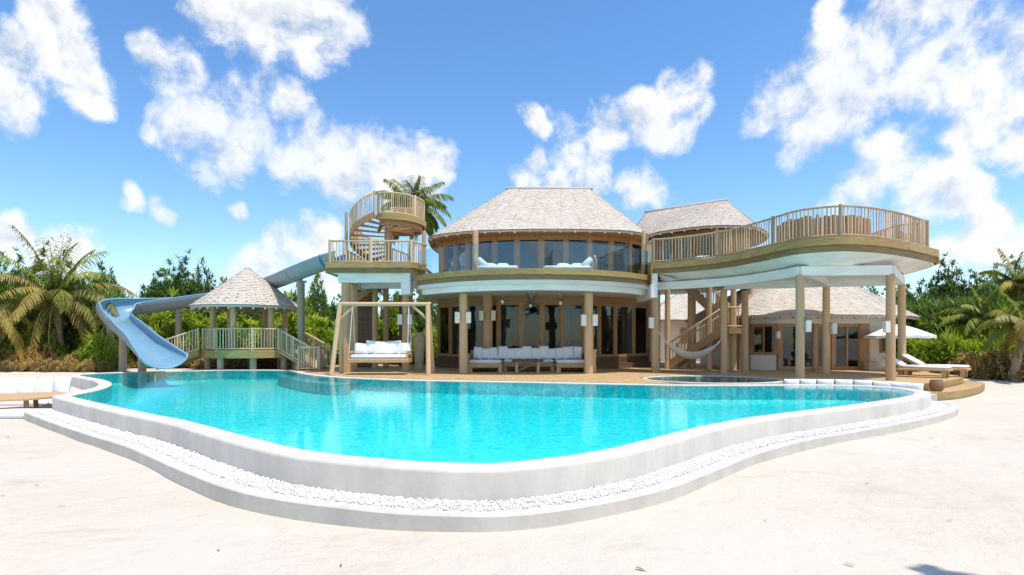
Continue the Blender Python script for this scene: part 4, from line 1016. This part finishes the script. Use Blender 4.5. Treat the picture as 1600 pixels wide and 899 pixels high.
for s_ in (-1, 1):
    stick(ct, 'leg', (tx + s_ * 0.42, 22.5, ZD), (tx + s_ * 0.42, 22.5, ZD + 0.42), 0.055, COLM[0]); stick(ct, 'leg', (tx + s_ * 0.42, 22.9, ZD), (tx + s_ * 0.42, 22.9, ZD + 0.42), 0.055, COLM[1])
stick(ct, 'brace', (tx - 0.36, 22.7, ZD + 0.06), (tx + 0.36, 22.7, ZD + 0.38), 0.03, COLM[2])
so_ = root('log_stool', 'upright log stool beside the porch column by the sofa', 'stool', (gx(927, 22.0), 22.3, ZD))
MB().lathe((gx(927, 22.3), 22.3, ZD), [(0.12, 0), (0.13, 0.03), (0.10, 0.4), (0.11, 0.8), (0.14, 0.84), (0.14, 0.9)], 12).build('log', M['log'], so_, True)

# balcony daybeds
def daybed(label, xa, xb, y, left):
    d = root('daybed', label, 'daybed', ((xa + xb) / 2, y, ZB + 0.02), group=None)
    z = ZB + 0.02
    MB().box(xa, xb, y - 0.4, y + 0.4, z + 0.03, z + 0.1).build('bed_base', M['teak'], d, bevel=0.02)
    for x in (xa + 0.1, xb - 0.1): MB().box(x - 0.06, x + 0.06, y - 0.36, y + 0.36, z, z + 0.032).build('foot', M['teak'], d)
    MB().box(xa + 0.03, xb - 0.03, y - 0.38, y + 0.38, z + 0.102, z + 0.25).build('mattress', M['fabric'], d, True, bevel=0.06, seg=3)
    e = xa + 0.06 if left else xb - 0.06; s_ = 1 if left else -1
    mb = MB(); mb.tube([(e + s_ * 0.35, y, z + 0.24), (e + s_ * 0.18, y, z + 0.36), (e, y, z + 0.55)], [0.10, 0.13, 0.10], 8); mb.build('bolster', M['fabric'], d, True)
    mb = MB(); mb.tube([(e - s_ * 0.1, y - 0.4, z + 0.1), (e - s_ * 0.12, y - 0.4, z + 0.4), (e - s_ * 0.05, y - 0.4, z + 0.62)], 0.04, 6); mb.tube([(e - s_ * 0.1, y + 0.4, z + 0.1), (e - s_ * 0.12, y + 0.4, z + 0.4), (e - s_ * 0.05, y + 0.4, z + 0.62)], 0.04, 6); mb.build('headrest_frame', M['teak'], d, True)
    for k in range(2):
        pillow('soft white pillow lying on a balcony daybed', 'pillows on the balcony daybeds', (e + s_ * (0.5 + 0.45 * k), y - 0.05, z + 0.27), 0.5, 0.16, 0.42, random.uniform(-.3, .3), -1.35)
daybed('white daybed on the balcony, raised end beside the round eave post', gx(744, 21.4), gx(812, 21.0), 21.5, True)
daybed('white daybed on the balcony, raised end towards the side deck', gx(848, 21.0), gx(927, 21.4), 21.5, False)

# lanterns on the columns
lm = root('column_lantern', 'pair of pale box lanterns', 'lantern', (0, 0, 0))
def lantern(label, x, y, z, sides=(-1, 1), off=0.20, w_=0.19, h_=0.42):
    l = root('column_lantern', label, 'lantern', (x, y, z), group='box lanterns on the porch columns')
    for s_ in sides:
        o = MB().box(x + s_ * off - w_/2 * 1, x + s_ * off + w_/2, y - w_/2 - 0.06, y + w_/2 - 0.06, z - h_/2, z + h_/2).build('lamp_shade', M['lamp'], l, bevel=0.008)
        MB().box(x + s_ * (off - 0.12), x + s_ * (off + 0.03), y + w_/2 - 0.058, y + w_/2 - 0.03, z - 0.04, z + 0.04).build('bracket', M['frame'], l)
        MB().box(x + s_ * off - w_/2 - 0.006, x + s_ * off + w_/2 + 0.006, y - w_/2 - 0.066, y + w_/2 - 0.054, z + h_/2 + 0.002, z + h_/2 + 0.02).build('cap', M['frame'], l)
bpy.data.objects.remove(lm)
lantern('pair of pale box lanterns on the porch column left of the sofa', gx(724, 22.1), 22.0, gz(497, 22.1), (-1, 1), 0.21)
lantern('pair of pale box lanterns on the porch column right of the sofa', gx(920, 21.7), 21.6, gz(501, 21.7), (-1, 1), 0.21)
lantern('pair of pale box lanterns on the column behind the swing bed', gx(634, 23.8), 23.7, gz(500, 23.8), (-1, 1), 0.2)
lantern('pair of pale box lanterns on the thick post by the glass doors', gx(762, 25.2), 25.0, gz(494, 25.2), (-1, 1), 0.26)
lantern('single pale lantern on the column nearest the swing frame', gx(553, 23.6), 23.5, gz(499, 23.6), (-1,), 0.16)
lantern('single box lantern on the column standing by the round basin', gx(1250, 17.9), 17.85, gz(510, 17.9), (1,), 0.19, 0.15, 0.36)
lantern('single box lantern on the column before the pavilion doors', gx(1291, 21.6), 21.5, gz(514, 21.6), (1,), 0.19, 0.17, 0.4)
lantern('single box lantern on the column at the pool corner seat', gx(1391.5, 17.7), 17.65, gz(511, 17.7), (-1,), 0.19, 0.15, 0.36)
lantern('single box lantern on the column holding the hammock end', gx(1024, 22.7), 22.6, gz(505, 22.7), (-1,), 0.2)
lantern('small box lantern on the pavilion window corner post', gx(1213, 24.4), 24.3, gz(524, 24.4), (0,), 0.0, 0.16, 0.3)

# driftwood chandelier and two small antler lamps
def chandelier(label, x, y, z, rad, n, ztop=3.66):
    c = root('chandelier', label, 'chandelier', (x, y, z)); rg = random.Random(n)
    mb = MB(); mb.tube([(x, y, z), (x, y, ztop)], 0.012, 6); mb.build('cord', M['metal'], c)
    for k in range(n):
        a = 2 * PI * k / n + rg.uniform(-.2, .2); el_ = rg.uniform(-0.5, 0.8); p = V((x, y, z)); pts = [p]
        for s_ in range(4):
            a += rg.uniform(-.35, .35); el_ += rg.uniform(-.25, .35); p = p + V((math.cos(a) * math.cos(el_), math.sin(a) * math.cos(el_), math.sin(el_))) * rad / 4; pts.append(p)
        mb = MB(); mb.tube(pts, [0.032, 0.03, 0.026, 0.022, 0.012], 5); mb.build('branch', M['antler'], c, True)
    MB().lathe((x, y, z - 0.16), [(0.02, 0), (0.055, 0.03), (0.06, 0.08), (0.03, 0.14)], 10).build('lamp_globe', M['lamp'], c, True)
chandelier('bushy driftwood chandelier hanging above the coffee table', gx(829, 22.6), 22.6, gz(474, 22.6), 0.52, 26)
chandelier('small twig lamp under the balcony, on the swing side of the chandelier', gx(785, 22.6), 22.6, gz(468, 22.6), 0.30, 7)
chandelier('small twig lamp under the balcony, on the hammock side of the chandelier', gx(876, 22.4), 22.4, gz(470, 22.4), 0.30, 8)

# hammock between two columns
ha, hb = V((gx(1026, 22.6), 22.55, gz(517, 22.6))), V((gx(1130, 22.5), 22.5, gz(527, 22.5)))
hm = root('hammock', 'white woven hammock slung between two porch columns', 'hammock', ((ha.x + hb.x) / 2, 22.5, 0.8))
mb = MB(); nu, nv = 22, 9
for i in range(nu):
    t = i / (nu - 1); tt = 0.1 + 0.8 * t; c = ha.lerp(hb, tt); sag = 1.0 * (1 - (2 * tt - 1)**2)
    wd_ = 0.10 + 0.42 * math.sin(PI * t)**0.7
    for j in range(nv):
        u = -1 + 2 * j / (nv - 1)
        mb.v.append((c.x, c.y + u * wd_, c.z - sag * (0.86 + 0.14 * (1 - u * u)) + 0.14 * u * u * math.sin(PI * t)))
for i in range(nu - 1):
    for j in range(nv - 1): mb.f.append((i*nv+j, i*nv+j+1, (i+1)*nv+j+1, (i+1)*nv+j)); mb.r.append(0.5)
mb.build('bed_cloth', M['rope'], hm, True)
for e, i in ((ha, 0), (hb, nu - 1)):
    for j in range(0, nv, 2):
        r_ = MB(); r_.tube([e, V(mb.v[i*nv+j])], 0.012, 5); r_.build('rope', M['rope'], hm)
# small side things on the terrace
pt = root('planter_urn', 'tall pale clay urn with leafy plant behind the swing bed', 'planter', (gx(655, 25), 25, ZD))
MB().lathe((gx(655, 25), 25, ZD), [(0.16, 0), (0.18, 0.05), (0.23, 0.9), (0.25, 1.35), (0.20, 1.55), (0.22, 1.6)], 16).build('urn', M['clay'], pt, True)
mb = MB(); rg = random.Random(5)
for k in range(60):
    a = rg.random() * 6.28; mb.strap((gx(655, 25), 25, ZD + 1.58), (math.cos(a), math.sin(a), rg.uniform(0.5, 2.2)), rg.uniform(0.4, 0.8), 0.07, 0.9, 4, rg.random())
mb.build('leaves', M['palm'], pt)
bk = root('wicker_basket', 'round brown wicker basket on the platform step', 'basket', (12.0, 16.28, 0.215))
MB().lathe((12.0, 16.28, 0.215), [(0.10, 0), (0.155, 0.04), (0.18, 0.16), (0.165, 0.27), (0.13, 0.31), (0.12, 0.30)], 18).build('bowl', M['wicker'], bk, True)
mb = MB(); mb.tube([(12.0 + 0.135 * math.cos(2*PI*k/16), 16.28 + 0.135 * math.sin(2*PI*k/16), 0.525) for k in range(17)], 0.016, 6); mb.build('brim', M['wicker'], bk, True)
pb = root('stone_planter', 'square weathered planter box beside the pavilion doors', 'planter', (gx(1361, 24.0), 24.0, ZD))
MB().box(gx(1355, 24), gx(1367, 24), 23.85, 24.2, ZD, ZD + 0.38).build('box', M['clay'], pb, bevel=0.015)
MB().box(gx(1355, 24) + .03, gx(1367, 24) - .03, 23.88, 24.17, ZD + 0.381, ZD + 0.39).build('soil', M['dark'], pb)
fc = [(1103, 400), (1117, 400)]
for i, (px, py) in enumerate(fc):
    o = inst('floor_cushion', PIL[i], None, (gx(px, 21.3), 21.5, ZS + 0.13), (-1.45, 0, 0.3 * i), (0.5, 0.2, 0.5)); setp(o, 'white floor cushion behind the side deck railing', 'cushion', 'floor cushions on the side deck')

# sun loungers and parasol on the right platform
def lounger(label, x, y, rz):
    l = root('sun_lounger', label, 'sun lounger', (x, y, ZD), rz, 'sun loungers on the platform')
    MB().box(-0.95, 0.95, -0.33, 0.33, 0.22, 0.30).build('frame', M['teak'], l, local=True, bevel=0.015)
    for a in (-0.8, 0.8):
        for b in (-0.26, 0.26): MB().box(a - 0.05, a + 0.05, b - 0.05, b + 0.05, 0, 0.222).build('leg', M['teak'], l, local=True)
    MB().box(-0.35, 0.93, -0.31, 0.31, 0.302, 0.40).build('mattress', M['fabric'], l, True, local=True, bevel=0.035, seg=2)
    mb = MB(); mb.beam((-0.34, 0, 0.36), (-0.93, 0, 0.72), 0.62, 0.10); mb.build('back_cushion', M['fabric'], l, True, local=True, bevel=0.035, seg=2)
    mb = MB(); mb.beam((-0.36, 0, 0.29), (-0.95, 0, 0.65), 0.62, 0.035); mb.build('backrest', M['teak'], l, local=True)
lounger('white cushioned teak sun lounger, nearer the round steps of the platform', gx(1432, 19.6), 19.6, R(-48))
lounger('white cushioned teak sun lounger, nearer the pavilion and parasol', gx(1458, 20.3), 20.2, R(-48))
um = root('parasol', 'open white canvas parasol beside the pavilion', 'parasol', (gx(1405, 23.6), 23.6, ZD)); ux, uy = gx(1405, 23.6), 23.6
mb = MB(); mb.tube([(ux, uy, ZD), (ux, uy, 2.35)], 0.025, 8); mb.build('pole', M['teak'], um, True)
MB().lathe((ux, uy, ZD), [(0.25, 0), (0.25, 0.07), (0.05, 0.09)], 14).build('base', M['metal'], um, True)
mb = MB(); nr = 8; rim = [V((ux + 1.25 * math.cos(2*PI*k/nr + .3), uy + 1.25 * math.sin(2*PI*k/nr + .3), 1.86)) for k in range(nr)]; top = V((ux, uy, 2.36))
for k in range(nr):
    a, b = rim[k], rim[(k+1) % nr]; m1, m2 = a.lerp(top, .5) + V((0, 0, .03)), b.lerp(top, .5) + V((0, 0, .03)); mm = (a + b) / 2 + V((0, 0, 0.02))
    pn = MB(); pn.add([a, mm, b, m2, m1], [(0, 1, 2, 3, 4)]); pn.add([m1, m2, top], [(0, 1, 2)]); pn.add([a, mm, b, b - V((0, 0, .12)), mm - V((0, 0, .10)), a - V((0, 0, .12))], [(0, 1, 4, 5), (1, 2, 3, 4)]); pn.build('canopy_panel', M['umb'], um)
    rb = MB(); rb.tube([a - V((0, 0, .03)), top - V((0, 0, .06))], 0.012, 5); rb.build('rib', M['teak'], um)

# seat of white cushions behind the right pool rim
jr = [i for i in range(NP) if POOL[i].y < 16.3 and POOL[i].x > 8.0 and POOL[i].y > 13.9 and i > iR - 2]
seatp = [V(p) for p in ((8.15, 16.75), (8.9, 16.72), (9.6, 16.5), (10.15, 16.05), (10.45, 15.4), (10.5, 14.8))]
seatc = catmull(seatp, 6)
bn = root('pool_bench', 'low white plaster bench curving behind the right pool rim', 'bench', (9.6, 16.4, 0))
MB().ribbon(seatc, -0.45, 0.10, -0.1, 0.26).build('bench_seat', M['plaster'], bn, bevel=0.015)
for i, p in enumerate(resample(seatc, 0.47)):
    pillow('white cushion standing in a row along the right pool rim', 'cushions along the right pool rim', (p.x, p.y + 0.0, 0.27), 0.46, 0.24, 0.27, math.atan2(-0.3 * i / 8, 1) - 0.12 * i, -0.1, 'cushion', 'cushion')

# sunken lounge on the left: cushions, mats and a table
for i, px in enumerate((-8, 12, 39, 66, 93)):
    d = 15.0 + (0.35 if i == 4 else 0) ; x = gx(px, d)
    pillow('big square white cushion leaning in the sunken sand lounge', 'cushions in the sand lounge', (x, d, ground_z(x, d) + 0.14), 0.50, 0.26, 0.56, random.uniform(-.15, .15), -0.2, 'cushion', 'cushion')
mt = root('floor_mattress', 'white floor mattress under the leaning cushions in the sand lounge', 'mattress', (-12.6, 14.7, 0))
MB().box(-14.2, -11.35, 14.45, 15.5, -0.05, 0.15).build('pad', M['fabric'], mt, True, bevel=0.05, seg=3)
m2 = root('floor_mattress', 'white floor mattress in front of the low table in the sand lounge', 'mattress', (-11.4, 11.9, 0))
MB().box(-12.6, -9.95, 12.15, 12.75, -0.05, 0.14).build('pad', M['fabric'], m2, True, bevel=0.05, seg=3)
lt = root('low_table', 'low round timber table in the sand lounge', 'table', (-11.45, 13.4, 0))
MB().lathe((-11.55, 13.4, 0), [(0.95, 0.30), (1.0, 0.315), (1.0, 0.35), (0.97, 0.36)], 28).build('table_top', M['teak'], lt)
for k in range(3): a = R(90 + 120 * k); stick(lt, 'leg', (-11.55 + 0.6 * math.cos(a), 13.4 + 0.6 * math.sin(a), -0.08), (-11.55 + 0.55 * math.cos(a), 13.4 + 0.55 * math.sin(a), 0.302), 0.05, COLM[0])

# ------------------------------------------------------------------ plants
def frond(mb, p, az, el, L, leaf, droop, rnd0, rg, n=38, wid=0.075):
    d = V((math.cos(az) * math.cos(el), math.sin(az) * math.cos(el), math.sin(el))); q = V(p); pts = [q.copy()]; dirs = [d.copy()]
    for i in range(n):
        d = (d + V((0, 0, -droop / n * (0.5 + 1.2 * i / n)))).normalized(); q = q + d * (L / n); pts.append(q.copy()); dirs.append(d.copy())
    b = len(mb.v)
    for i in range(0, n + 1, 3):
        t = i / n; w_ = 0.035 * (1 - t) + 0.006; s_ = dirs[i].cross(V((0, 0, 1)))
        s_ = s_.normalized() if s_.length > 1e-3 else V((1, 0, 0))
        mb.v += [tuple(pts[i] - s_ * w_), tuple(pts[i] + s_ * w_)]
    k = len(range(0, n + 1, 3))
    for i in range(k - 1): mb.f.append((b+2*i, b+2*i+1, b+2*i+3, b+2*i+2)); mb.r.append(max(0, rnd0 - 0.3))
    for i in range(4, n + 1):
        t = i / n; ll = leaf * (0.35 + 0.65 * math.sin(PI * min(1, t * 0.85 + 0.12))) * rg.uniform(0.85, 1.1)
        s_ = dirs[i].cross(V((0, 0, 1))); s_ = s_.normalized() if s_.length > 1e-3 else V((1, 0, 0))
        for sg in (-1, 1):
            dd = s_ * sg * 0.85 + dirs[i] * 0.55 + V((0, 0, rg.uniform(-0.35, 0.1)))
            mb.strap(pts[i], dd, ll, wid * rg.uniform(0.8, 1.2), 0.9 + rg.uniform(0, .6), 3, min(1, max(0, rnd0 + rg.uniform(-.22, .22))), up=dirs[i].cross(s_) if False else V((0, 0, 1)))
def palm_parts(seed, height, lean, nf, L, leaf, yellow=0.0, tr=0.13, up=0.85):
    rg = random.Random(seed); t = MB(); pts = []; rad = []
    for i in range(13):
        k = i / 12; pts.append((lean[0] * k**1.4, lean[1] * k**1.4, -0.15 + (height + 0.15) * k)); rad.append(tr * (1.35 - 0.6 * k if k > .12 else 1.9 - 4 * k) * (1 + 0.05 * (i % 2)))
    t.tube(pts, rad, 10, 0.5, 0.05); top = V(pts[-1])
    cr = MB(); cy = MB()
    for i in range(nf):
        az = i * 2.399 + rg.uniform(-.3, .3); k = i / nf; el = 1.42 - 1.85 * k**up + rg.uniform(-.12, .12)
        tgt = cy if rg.random() < yellow * (0.4 + k) else cr
        frond(tgt, top + V((0, 0, 0.05)), az, el, L * rg.uniform(0.8, 1.1) * (0.96 + 0.10 * math.sin(PI * k)), leaf, 0.9 + 1.3 * k, rg.uniform(0.15, 0.9) * (1 - 0.3 * k), rg)
    return t, cr, cy
def palm(label, x, y, seed, height, lean, nf=20, L=2.4, leaf=0.55, yellow=0.3, tr=0.13, group=None, up=0.85):
    z = ground_z(x, y)
    p = root('coconut_palm', label, 'palm tree', (x, y, z), 0, group); t, cr, cy = palm_parts(seed, height, lean, nf, L, leaf, yellow, tr, up)
    t.build('trunk', M['trunk'], p, True, local=True); cr.build('crown', M['palm'], p, local=True)
    if cy.v: cy.build('dry_fronds', M['palmy'], p, local=True)
    return p
palm('ringed coconut palm with yellowing drooping fronds beside the slide', gx(98, 28.8), 28.8, 21, 3.45, (-0.1, -0.3), 38, 3.6, 0.75, 0.45, 0.125, up=1.0)
palm('coconut palm at the edge of the sand, its fronds reaching over dry shrubs', gx(-40, 26), 26, 5, 3.0, (0.2, 0.1), 24, 3.3, 0.65, 0.5, 0.15)
palm('coconut palm with leaning trunk and yellow fronds beside the platform', gx(1583, 21.5), 21.5, 33, 2.1, (0.35, -0.1), 14, 1.7, 0.5, 0.5, 0.13)
palm('tall coconut palm rising behind the lookout tower', gx(640, 33), 33, 44, 9.0, (0.1, 0.2), 44, 2.3, 0.7, 0.1, 0.13)
palm('young coconut palm among the shrubs behind the loungers', gx(1548, 25), 25, 52, 2.3, (-0.2, 0.1), 20, 1.9, 0.5, 0.35, 0.12)
palm('coconut palm with full green crown behind the leaning palm', gx(1598, 27), 27, 61, 4.0, (-0.2, 0.1), 22, 1.8, 0.5, 0.3, 0.12)
palm('tall coconut palm on the open sand near the viewpoint', 7.15, -0.95, 71, 6.6, (-1.5, 1.9), 18, 2.0, 0.55, 0.2, 0.13)

def rosette(mb, p, d, n, L, wd, droop, rg, r0, spread=1.2):
    d = V(d).normalized(); o = d.orthogonal().normalized(); o2 = d.cross(o)
    for k in range(n):
        a = k * 2.399; e = spread * (0.15 + 0.85 * (k / n)**0.7)
        dd = d * math.cos(e) + (o * math.cos(a) + o2 * math.sin(a)) * math.sin(e)
        mb.strap(V(p) + dd * 0.04, dd, L * rg.uniform(0.75, 1.1), wd, droop * rg.uniform(0.6, 1.3), 3, min(1, max(0, r0 + rg.uniform(-.25, .25))))
def pandanus(seed, h, spread, nb):
    rg = random.Random(seed); t = MB(); c = MB(); tips = []
    def grow(p, d, l, r, lev):
        q = p + d * l; mid = (p + q) / 2 + V((rg.uniform(-.08, .08), rg.uniform(-.08, .08), 0)); t.tube([p, mid, q], [r, r * 0.85, r * 0.72], 6, 0.5, 0.05)
        if lev == 0: tips.append((q, d)); return
        for k in range(rg.choice((2, 3, 3))):
            a = rg.random() * 6.28; dd = (d * 0.9 + V((math.cos(a), math.sin(a), rg.uniform(-0.1, 0.45))) * spread).normalized(); grow(q, dd, l * rg.uniform(0.62, 0.85), r * 0.68, lev - 1)
    for b in range(nb):
        a = rg.random() * 6.28; grow(V((rg.uniform(-.5, .5), rg.uniform(-.5, .5), -0.2)), V((math.cos(a) * 0.35, math.sin(a) * 0.35, 1)).normalized(), h * 0.34, 0.10, 3)
    zmax = max(q.z for q, _ in tips)
    for q, d in tips:
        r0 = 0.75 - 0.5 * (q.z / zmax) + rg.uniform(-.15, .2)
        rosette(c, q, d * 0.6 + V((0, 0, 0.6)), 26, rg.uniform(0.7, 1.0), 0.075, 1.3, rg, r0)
    return t.mesh('trunk', M['bark'], True), c.mesh('crown', M['pand'])
def shrub(seed, h, rad, n, m, L=0.32, wd=0.075, stem=True, up=0.5):
    rg = random.Random(seed); t = MB(); c = MB()
    for k in range(n):
        a = rg.random() * 6.28; u = rg.random()**0.5; zz = rg.random()
        rr = rad * u * (1 - 0.55 * zz**2) * (1 + 0.25 * math.sin(3 * a + seed)); p = V((rr * math.cos(a), rr * math.sin(a), 0.1 + h * zz * (1 - 0.35 * u * u) * (1 + 0.18 * math.sin(2 * a + seed * 2))))
        d = V((math.cos(a) * u, math.sin(a) * u, up + rg.uniform(0, .6)))
        if k % 6 == 0: t.tube([(p.x * 0.25, p.y * 0.25, -0.1), (p.x * 0.7, p.y * 0.7, p.z * 0.6), p], [0.025, 0.018, 0.01], 4)
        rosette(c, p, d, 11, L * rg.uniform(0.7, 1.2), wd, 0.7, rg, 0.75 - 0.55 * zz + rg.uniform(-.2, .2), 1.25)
    return t.mesh('stem', M['bark'], True), c.mesh('foliage', M[m])
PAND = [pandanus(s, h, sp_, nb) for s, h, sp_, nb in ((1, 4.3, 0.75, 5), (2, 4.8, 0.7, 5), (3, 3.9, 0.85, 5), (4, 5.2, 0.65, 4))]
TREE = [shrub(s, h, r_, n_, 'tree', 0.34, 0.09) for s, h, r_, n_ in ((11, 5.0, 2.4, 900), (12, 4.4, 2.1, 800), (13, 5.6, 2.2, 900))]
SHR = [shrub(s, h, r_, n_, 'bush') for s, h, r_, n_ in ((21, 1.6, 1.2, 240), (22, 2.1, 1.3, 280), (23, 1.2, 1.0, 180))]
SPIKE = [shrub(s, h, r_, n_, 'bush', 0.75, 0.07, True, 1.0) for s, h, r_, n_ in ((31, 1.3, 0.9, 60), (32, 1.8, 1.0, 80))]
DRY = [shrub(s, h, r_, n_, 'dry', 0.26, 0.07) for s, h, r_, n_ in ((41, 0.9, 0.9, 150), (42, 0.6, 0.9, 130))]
def plant(kind, meshes, names, label, cat, group, x, y, sc=1.0, sz=1.0):
    t, c = random.choice(meshes); z = ground_z(x, y)
    r_ = root(kind, label, cat, (x, y, z - 0.02), random.random() * 6.28, group); r_.scale = (sc, sc, sc * sz)
    for n_, me in zip(names, (t, c)):
        o = bpy.data.objects.new(n_, me); C.objects.link(o); o.parent = r_
rg = random.Random(99)
LEFT = [(58, 'near the sand lounge'), (150, 'beside the ringed palm'), (262, 'behind the slide posts'), (345, 'between slide and gazebo'), (452, 'straight behind the gazebo'), (512, 'behind the gazebo ramp'), (600, 'behind the swing bed'), (720, 'seen through the open porch')]
RIGHT = [(1438, 'behind the parasol'), (1490, 'behind the sun loungers'), (1556, 'beside the platform steps'), (9999, 'round the leaning palm')]
def scatter(kind, meshes, names, label, cat, spots, ctx=None):
    for (px, d, s_, *z) in spots:
        if label is None: continue
        pl_ = ctx or next(t for lim, t in (LEFT if px < 720 else RIGHT) if px < lim)
        plant(kind, meshes, names, label + ' ' + pl_, cat, kind.replace('_', ' ') + 's ' + pl_, gx(px, d), d, s_, z[0] if z else 1.0)
TN, SN = ('trunk', 'crown'), ('stem', 'foliage')
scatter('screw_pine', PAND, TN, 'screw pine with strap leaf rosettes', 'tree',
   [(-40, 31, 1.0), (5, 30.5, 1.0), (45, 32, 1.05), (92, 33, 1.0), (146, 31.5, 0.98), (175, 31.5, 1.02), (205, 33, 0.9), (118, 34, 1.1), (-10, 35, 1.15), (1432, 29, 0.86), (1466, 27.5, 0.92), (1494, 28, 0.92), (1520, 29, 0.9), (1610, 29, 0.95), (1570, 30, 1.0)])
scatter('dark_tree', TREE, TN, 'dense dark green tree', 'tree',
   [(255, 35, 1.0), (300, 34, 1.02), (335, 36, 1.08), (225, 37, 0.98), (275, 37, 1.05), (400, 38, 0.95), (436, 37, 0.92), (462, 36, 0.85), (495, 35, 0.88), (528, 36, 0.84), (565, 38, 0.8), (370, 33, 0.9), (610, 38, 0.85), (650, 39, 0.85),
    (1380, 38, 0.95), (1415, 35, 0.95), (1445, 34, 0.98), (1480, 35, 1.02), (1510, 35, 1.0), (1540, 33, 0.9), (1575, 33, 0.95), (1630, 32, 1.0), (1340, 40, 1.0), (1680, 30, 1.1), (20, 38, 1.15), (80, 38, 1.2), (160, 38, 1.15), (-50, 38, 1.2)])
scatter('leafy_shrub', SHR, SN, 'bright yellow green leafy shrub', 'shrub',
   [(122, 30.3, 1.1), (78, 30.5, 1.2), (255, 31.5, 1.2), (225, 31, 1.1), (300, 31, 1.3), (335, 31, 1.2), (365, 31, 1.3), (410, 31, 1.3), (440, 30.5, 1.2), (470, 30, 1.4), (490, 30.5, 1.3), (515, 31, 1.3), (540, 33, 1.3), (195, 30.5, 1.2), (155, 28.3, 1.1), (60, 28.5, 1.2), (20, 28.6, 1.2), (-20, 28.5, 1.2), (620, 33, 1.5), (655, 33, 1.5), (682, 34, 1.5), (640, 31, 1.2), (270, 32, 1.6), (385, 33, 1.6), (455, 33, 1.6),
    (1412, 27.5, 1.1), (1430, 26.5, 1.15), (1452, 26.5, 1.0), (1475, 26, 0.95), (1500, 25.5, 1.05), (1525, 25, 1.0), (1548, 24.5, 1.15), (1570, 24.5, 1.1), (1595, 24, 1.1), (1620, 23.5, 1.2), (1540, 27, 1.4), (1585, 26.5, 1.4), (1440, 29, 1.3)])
scatter('spiky_plant', SPIKE, SN, 'long leaved spiky plant', 'plant',
   [(150, 26.3, 0.5), (-15, 26.3, 0.6), (158, 27.0, 0.9), (205, 29.8, 1.0), (245, 30.2, 1.0), (300, 29.8, 1.0), (30, 27.8, 0.8), (140, 30.0, 0.9), (85, 30.0, 0.9), (330, 29.6, 0.9), (420, 29.6, 0.9),
    (1495, 24.2, 0.85), (1512, 24.0, 0.8), (1535, 23.5, 0.75), (1480, 25.2, 0.9), (1560, 23.6, 0.8), (1425, 25.5, 0.8), (1455, 25, 0.8)])
scatter('dry_shrub', DRY, SN, 'low tan dry leaved shrub', 'shrub',
   [(k * 17 + rg.uniform(-6, 6), (26.4 if k < 9 else 29.3) + rg.uniform(0, .8), rg.uniform(0.6, 1.05)) for k in range(-2, 19)]
   + [(-12 + k * 15 + rg.uniform(-4, 4), 25.7 + rg.uniform(0, .4), rg.uniform(0.45, 0.7)) for k in range(12)]
   + [(320 + k * 16, 28.6 + rg.uniform(0, .8), rg.uniform(0.8, 1.1)) for k in range(10)]
   + [(1528, 22.8, 0.85), (1545, 22.6, 0.9), (1562, 22.3, 0.95), (1600, 21.9, 1.0), (1618, 21.5, 1.0), (1508, 23.2, 0.8)])
# the far tree line round the clearing
scatter('far_tree', TREE, TN, 'dense tree', 'tree', [(k * 62 - 260 + rg.uniform(-15, 15), 44 + rg.uniform(0, 4), rg.uniform(0.9, 1.1)) for k in range(0, 36) if not (690 < k * 62 - 260 < 1340)], 'in the far line round the clearing')

# scraps of dry leaf and twig blown over the sand
mb = MB(); rg = random.Random(8)
for k in range(170):
    y = rg.uniform(3.9, 22); x = rg.uniform(-1, 1) * y * 0.95
    if inside((x, y), offset(POOL, 1.1, True)[::3]) or y > 14 and abs(x) < 13: continue
    a = rg.random() * 6.28; z = ground_z(x, y) + 0.016
    mb.strap((x, y, z), (math.cos(a), math.sin(a), 0.15), rg.uniform(0.03, 0.09), rg.uniform(0.012, 0.03), 0.5, 3, rg.random())
setp(mb.build('leaf_litter', M['dry']), 'scraps of dry leaf scattered over the sand', 'litter', kind='stuff')
